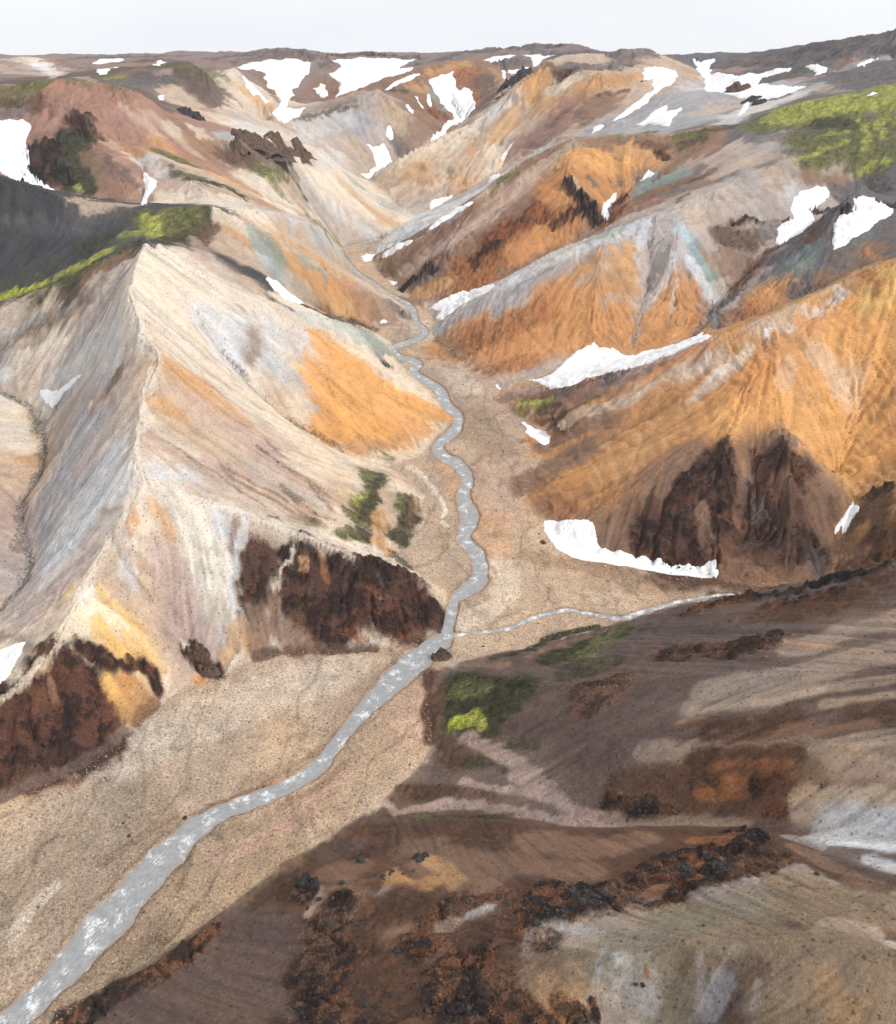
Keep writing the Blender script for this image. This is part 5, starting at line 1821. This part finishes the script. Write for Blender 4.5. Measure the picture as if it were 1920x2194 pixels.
# ---------------------------------------------------------------- rocks
def crag_mesh(name, seed, mat):
    # an uneven heap of rock about 2 x 2 across, 1 high, sunk at its rim
    rs = np.random.default_rng(seed); n = 26
    g = np.linspace(-1.15, 1.15, n); gx, gy = np.meshgrid(g, g, indexing='ij')
    gx = gx + rs.normal(0, .012, gx.shape); gy = gy + rs.normal(0, .012, gx.shape)
    rr = np.hypot(gx, gy) + 0.25 * fbm(gx * 1.7 + seed, gy * 1.7, 3, seed)
    env = np.clip(1.05 - rr, -0.35, 1) ** 1.0
    st = ridged(gx * 1.6 + seed, gy * 1.6, 4, seed + 1)
    blk = np.floor((fbm(gx * 2.2 - seed, gy * 2.2, 2, seed + 2) + 1) * 5) / 5 - 1
    h = np.where(env > 0, np.sqrt(np.maximum(env, 0)) * (0.75 + 0.22 * st + 0.8 * blk) , env * 1.2)
    V = np.stack([gx, gy, h], -1).reshape(-1, 3)
    i = np.arange(n * n).reshape(n, n)
    q = np.stack([i[:-1, :-1], i[1:, :-1], i[1:, 1:], i[:-1, 1:]], -1).reshape(-1, 4)
    me = bpy.data.meshes.new(name); me.from_pydata(V.tolist(), [], q.tolist()); me.update(); me.materials.append(mat)
    return me
def rock_mesh(name, seed, sub, mat, jag=0.35):
    import bmesh
    bm = bmesh.new(); bmesh.ops.create_icosphere(bm, subdivisions=sub, radius=1.0)
    rs = np.random.default_rng(seed)
    planes = rs.standard_normal((7, 3)); planes /= np.linalg.norm(planes, axis=1)[:, None]; offs = rs.uniform(0.55, 0.95, 7)
    for v in bm.verts:
        p = np.array(v.co)
        for n_v, o_ in zip(planes, offs):
            d = p @ n_v - o_
            if d > 0: p = p - n_v * d
        s = 1 + jag * float(fbm(np.array(p[0] * 2.3 + seed), np.array(p[1] * 2.3 + p[2] * 1.7), 3, seed))
        v.co = Vector(p * s)
    me = bpy.data.meshes.new(name); bm.to_mesh(me); bm.free()
    me.materials.append(mat)
    return me
ROCKM = [rock_mesh('rock', s, 2, M_BASALT) for s in range(5)]
RUSTM = [rock_mesh('rock', 20 + s, 2, M_RUST) for s in range(3)]
def put_rock(u, v, size_px, mats, label, group, flat=0.75):
    h = cast(u, v)
    if h is None: return
    d = math.sqrt(h[0] ** 2 + h[1] ** 2 + (HCAM - h[2]) ** 2)
    s = size_px * 0.8 * d / FOC / 2
    o = bpy.data.objects.new('rock', random.choice(mats)); COL.objects.link(o)
    o.location = (h[0], h[1], h[2])
    o.scale = (s * random.uniform(0.8, 1.3), s * random.uniform(0.7, 1.1), s * flat * random.uniform(0.7, 1.2))
    o.rotation_euler = (random.uniform(-.3, .3), random.uniform(-.3, .3), random.uniform(0, 6.28))
    o['label'] = label; o['category'] = 'rock'; o['group'] = group
    return o
# clusters of black rock: centre, spread, how many, size range (pixels of the photograph)
CL_ = [
 ((1245,1915),(26,16),9,(10,26),'black rock in the crag cluster at the left end of the foreground crest','black rocks at the left end of the foreground crest'),
 ((1385,1935),(22,14),6,(10,24),'black rock in the small crag below the middle of the foreground crest','black rocks below the middle of the foreground crest'),
 ((1390,1862),(20,10),4,(10,24),'black rock in the little group left of the middle crags','black rocks left of the middle crags'),
 ((1460,1862),(28,12),7,(10,22),'black rock in the crags at the middle of the foreground crest','black rocks in the middle crags'),
 ((1545,1842),(24,22),9,(9,22),'black rock below the brown top of the foreground hill','black rocks below the brown top'),
 ((1600,1785),(30,10),6,(9,18),'black rock on the brown top beside the pale basin','black rocks on the brown top'),
 ((1675,1838),(16,7),4,(8,18),'black rock at the right end of the foreground crags','black rocks at the right end of the crags'),
 ((1180,1980),(30,20),8,(9,22),'black rock on the slope above the grey hollow','black rocks above the grey hollow'),
 ((1120,1925),(20,9),4,(8,18),'black rock on the small orange knoll in the foreground','black rocks on the orange knoll'),
 ((905,1838),(14,8),5,(9,20),'black rock at the top end of the orange foreground edge','black rocks at the top of the orange edge'),
 ((855,1865),(20,8),5,(8,18),'black rock along the orange foreground edge','black rocks along the orange edge'),
 ((805,1882),(14,8),4,(8,18),'black rock at the lower end of the orange foreground edge','black rocks at the low end of the orange edge'),
 ((650,1905),(16,20),7,(10,24),'black rock in the grey streaked crag nearest the gravel','black rocks in the crag nearest the gravel'),
 ((720,1960),(30,40),12,(9,20),'black rock on the dark slope below the grey streaked crag','black rocks below the streaked crag'),
 ((870,2020),(34,26),10,(9,20),'black rock on the brown slope left of the white patch','black rocks left of the white patch'),
 ((960,1950),(26,12),6,(8,18),'black rock just above the white patch on the foreground hill','black rocks above the white patch'),
 ((830,2150),(60,30),12,(10,24),'black rock near the bottom edge of the photo','black rocks near the bottom edge'),
 ((1000,2120),(50,30),10,(9,20),'black rock on the dark slope under the grey hollow','black rocks under the grey hollow'),
 ((1380,1740),(40,14),6,(7,15),'dark rock along the near edge of the rusty brown gully','dark rocks along the rusty gully'),
 ((1660,1690),(40,14),5,(6,13),'dark rock above the pale basin','dark rocks above the pale basin'),
 ((1380,2110),(14,10),2,(8,14),'dark rock on the pale streaked bank at the bottom','dark rocks on the pale bank'),
]
ORD = ['leftmost', 'second', 'third', 'fourth', 'fifth', 'sixth', 'seventh', 'eighth', 'ninth', 'tenth', 'eleventh', 'twelfth']
for (cu, cv), (su, sv), n, (a, b), lb, gp in CL_:
    spots = sorted((random.gauss(cu, su * 0.8), min(2186, random.gauss(cv, sv * 0.8)), a + (b - a) * random.random() ** 2) for _ in range(n))
    for k, (u, v, z) in enumerate(spots):
        first = 'leftmost rock' if k == 0 else ('rightmost rock' if k == n - 1 else ORD[k] + ' rock')
        put_rock(u, v, z, ROCKM, first + lb[lb.index('rock') + 4:], gp)
for u, v, s, m, lb in [
  (1751,1874,15,ROCKM,'single dark flat rock on the pale saddle right of the crags'),
  (1508,1984,14,RUSTM,'single small rust brown rock on the pale slope under the crags'),
  (1163,1163,22,RUSTM,'brown rock heap on the gravel left of the long curved snow bank'),
  (775,1841,26,ROCKM,'round black boulder on the smooth brown slope'),
  (396,1753,13,ROCKM,'black boulder on the left bank where the river widens'),
  (276,1792,10,ROCKM,'bluish dark boulder on the left gravel beside the river'),
  (330,1889,9,ROCKM,'small black boulder at the right bank by the white riffle'),
  (308,1954,9,RUSTM,'small reddish boulder on the gravel right of the river'),
  (264,1763,8,ROCKM,'small black boulder high on the left gravel'),
  (178,2028,9,ROCKM,'dark boulder on the right bank near the lower left'),
  (182,1970,7,ROCKM,'small dark stone in the shallow river'),
  (1035,1385,10,ROCKM,'small dark rock beside the track near the confluence'),
  (1375,175,8,ROCKM,'tiny rock in the crook of the hook shaped snow patch'),
  (1640,1210,9,RUSTM,'small rock below the dark knobs of the golden hill')]:
    put_rock(u, v, s, m, lb, 'single boulders')

# rocky outcrops: a thing each, built from a few leaning blocks
def outcrop(blocks, label, mats, name='rock_outcrop'):
    base = cast(*blocks[0][:2])
    e = bpy.data.objects.new(name, None); COL.objects.link(e)
    e.location = base[:3]; e['label'] = label; e['category'] = 'rock outcrop'
    for u, v, w, h in blocks:
        c = cast(u, v)
        if c is None: continue
        d = math.sqrt(c[0] ** 2 + c[1] ** 2 + (HCAM - c[2]) ** 2)
        sw, sh = w * d / FOC / 2, h * d / FOC / 2
        src = random.choice(mats); me = src.copy(); me.name = 'block'
        k = len(me.vertices); v3 = np.empty(k * 3); me.vertices.foreach_get('co', v3); v3 = v3.reshape(-1, 3)
        a = random.uniform(0, 6.28); gx = v3[:, 0] * math.cos(a) - v3[:, 1] * math.sin(a); gy = v3[:, 0] * math.sin(a) + v3[:, 1] * math.cos(a)
        wx = c[0] + gx * sw * 1.0; wy = c[1] + gy * sw * 0.7
        v3 = np.stack([wx - base[0], wy - base[1], np.clip(zat(wx, wy), c[2] - 0.45 * sw, c[2] + 0.45 * sw) + v3[:, 2] * sh * 1.5 - base[2]], 1)
        me.vertices.foreach_set('co', v3.ravel()); me.update()
        o = bpy.data.objects.new('block', me); COL.objects.link(o)
        o.parent = e
BIGM = [crag_mesh('block', 40 + s, M_BASALT) for s in range(3)]
BIGR = [crag_mesh('block', 50 + s, M_RUST) for s in range(3)]
outcrop([(530,300,54,24),(562,312,56,20),(600,310,60,24),(642,322,48,24),(512,314,34,18),(585,322,70,16)], 'large brown crag crowning the mossy hillside left of the river head', BIGR)
outcrop([(404,246,34,22),(424,256,24,24),(390,240,18,12)], 'small black crag on the descending reddish crest', BIGM)
outcrop([(1580,196,44,22),(1572,189,30,12)], 'round dark rock ringed by the widest upper right snow field', BIGR)
outcrop([(1610,214,36,10),(1625,222,26,12)], 'low dark rock at the lower edge of the widest upper right snow field', BIGM)
outcrop([(1115,165,46,30),(1090,185,36,24)], 'black crag on the shoulder above the long snow tongue', BIGM)
outcrop([(425,1410,44,50),(446,1432,40,34)], 'brown boulder hump at the foot of the front face, left of the brown cliff', BIGR)
outcrop([(945,1408,40,34)], 'dark red cone shaped rock right at the confluence', BIGR)
outcrop([(655,1888,30,40),(672,1900,24,34)], 'grey black fin of rock nearest the gravel in the foreground', BIGM)
outcrop([(895,1836,26,18),(912,1832,16,14)], 'black rock tip at the upper end of the orange foreground edge', BIGM)

# ---------------------------------------------------------------- gravel, rubble: counted by nobody
def scatter(name, label, pts, sizes, mat, colors=None):
    n = len(pts)
    base = np.array([(1,0,0),(-1,0,0),(0,1,0),(0,-1,0),(0,0,1),(0,0,-.6)], float)
    fc = np.array([(0,2,4),(2,1,4),(1,3,4),(3,0,4),(2,0,5),(1,2,5),(3,1,5),(0,3,5)])
    rot = rng.uniform(0, 6.28, n); c, s = np.cos(rot), np.sin(rot)
    sc_ = sizes[:, None] * rng.uniform(0.6, 1.3, (n, 3)); sc_[:, 2] *= 0.7
    V = base[None] * sc_[:, None, :] * rng.uniform(0.75, 1.25, (n, 6, 1))
    V = np.stack([V[..., 0] * c[:, None] - V[..., 1] * s[:, None], V[..., 0] * s[:, None] + V[..., 1] * c[:, None], V[..., 2]], -1)
    V += pts[:, None, :]
    F_ = (fc[None] + (np.arange(n) * 6)[:, None, None]).reshape(-1, 3)
    me = bpy.data.meshes.new(name)
    me.vertices.add(n * 6); me.vertices.foreach_set('co', V.reshape(-1).astype(np.float32))
    me.loops.add(F_.size); me.loops.foreach_set('vertex_index', F_.ravel().astype(np.int32))
    me.polygons.add(len(F_)); me.polygons.foreach_set('loop_start', np.arange(0, F_.size, 3, dtype=np.int32)); me.update()
    ca = me.color_attributes.new('tint', 'FLOAT_COLOR', 'POINT')
    cc = np.ones((n, 6, 4), np.float32); cc[..., :3] = colors[:, None, :]; ca.data.foreach_set('color', cc.ravel())
    me.materials.append(mat)
    o = bpy.data.objects.new(name, me); COL.objects.link(o); o['kind'] = 'stuff'; o['label'] = label
    return o
M_STONE, nt_, b_ = new_mat('loose_stones')
a_ = N(nt_, 'ShaderNodeVertexColor', layer_name='tint'); nt_.links.new(a_.outputs['Color'], b_.inputs['Base Color']); b_.inputs['Roughness'].default_value = 0.9
def pick(mask, n, weight=1.0):
    w = (mask * (R ** 2 if False else 1.0)).ravel().astype(float)
    # the grid is denser close by, so equal odds per cell already thin the stones out with distance
    w /= w.sum(); k = rng.choice(w.size, n, p=w)
    i, j = np.divmod(k, NT)
    fi = i + rng.uniform(-.5, .5, n); fj = j + rng.uniform(-.5, .5, n)
    return np.stack([bil(X, fi, fj), bil(Y, fi, fj), bil(Z, fi, fj)], 1), fi, fj
inview = (np.abs(TH) < 0.75)
riv = np.zeros(Z.shape, bool)
WET = (Z < floor_z(Y) - 0.5) & FLOORM
P_, fi, fj = pick(FLOORM & ~WET & inview & (R < 800), 26000)
d_cam = np.sqrt((P_ ** 2).sum(1) + HCAM ** 2)
col = np.clip(lin(PAL['gv'][:3]) * ALB * rng.choice([0.3, 0.55, 0.8, 1.1, 1.5], (len(P_), 1), p=[.1, .2, .25, .27, .18]) * (1 + rng.normal(0, .07, (len(P_), 3))), 0.02, 0.75)
scatter('gravel', 'loose gravel and cobbles strewn over the valley floor', P_, d_cam / FOC * rng.gamma(2.0, 0.34, len(P_)) + 0.05, M_STONE, col)
P_, fi, fj = pick(np.clip(ROCK - 0.3, 0, 1) * inview * (R < 700), 16000)
cc = bil(C3[..., :3], fi, fj); d_cam = np.sqrt(P_[:, 0] ** 2 + P_[:, 1] ** 2 + HCAM ** 2 * .5)
scatter('rubble', 'dark rubble lying on the rocky slopes', P_, d_cam / FOC * rng.gamma(2.2, 0.7, len(P_)) + 0.06, M_STONE, np.clip(cc * rng.uniform(0.35, 1.4, (len(P_), 1)), 0.015, 0.5))
slopemask = (away > 0.6) & (X > -20) & (Y < 330) & inview & (ROCK < 0.5)
P_, fi, fj = pick(slopemask, 16000)
cc = bil(C3[..., :3], fi, fj); d_cam = np.sqrt(P_[:, 0] ** 2 + P_[:, 1] ** 2 + HCAM ** 2 * .5)
scatter('scree', 'fine scree on the dark slope right of the confluence', P_, d_cam / FOC * rng.gamma(2.2, 0.38, len(P_)) + 0.05, M_STONE, np.clip(cc * rng.choice([0.4, 0.7, 1.3, 1.7], (len(P_), 1)), 0.015, 0.6))
# stones of the creek at the left edge
CK = HN['lines']['creek'][1:-1]
pts = []
for a, b in zip(CK[:-1], CK[1:]):
    m = int(np.hypot(*(b - a)[:2]) * 9)
    t = rng.uniform(0, 1, m)[:, None]; q = a + (b - a) * t
    q[:, :2] += rng.normal(0, 1.1, (m, 2)); pts.append(q)
pts = np.vstack(pts); pts[:, 2] = zat(pts[:, 0], pts[:, 1]) + 0.1
scatter('creek_stones', 'grey stones filling the narrow creek bed at the left edge', pts, rng.gamma(2.0, 0.10, len(pts)) + 0.10, M_STONE, np.clip(lin((176, 172, 168)) * rng.choice([0.2, 0.4, 0.6, 0.9], (len(pts), 1)), 0.02, 0.8))
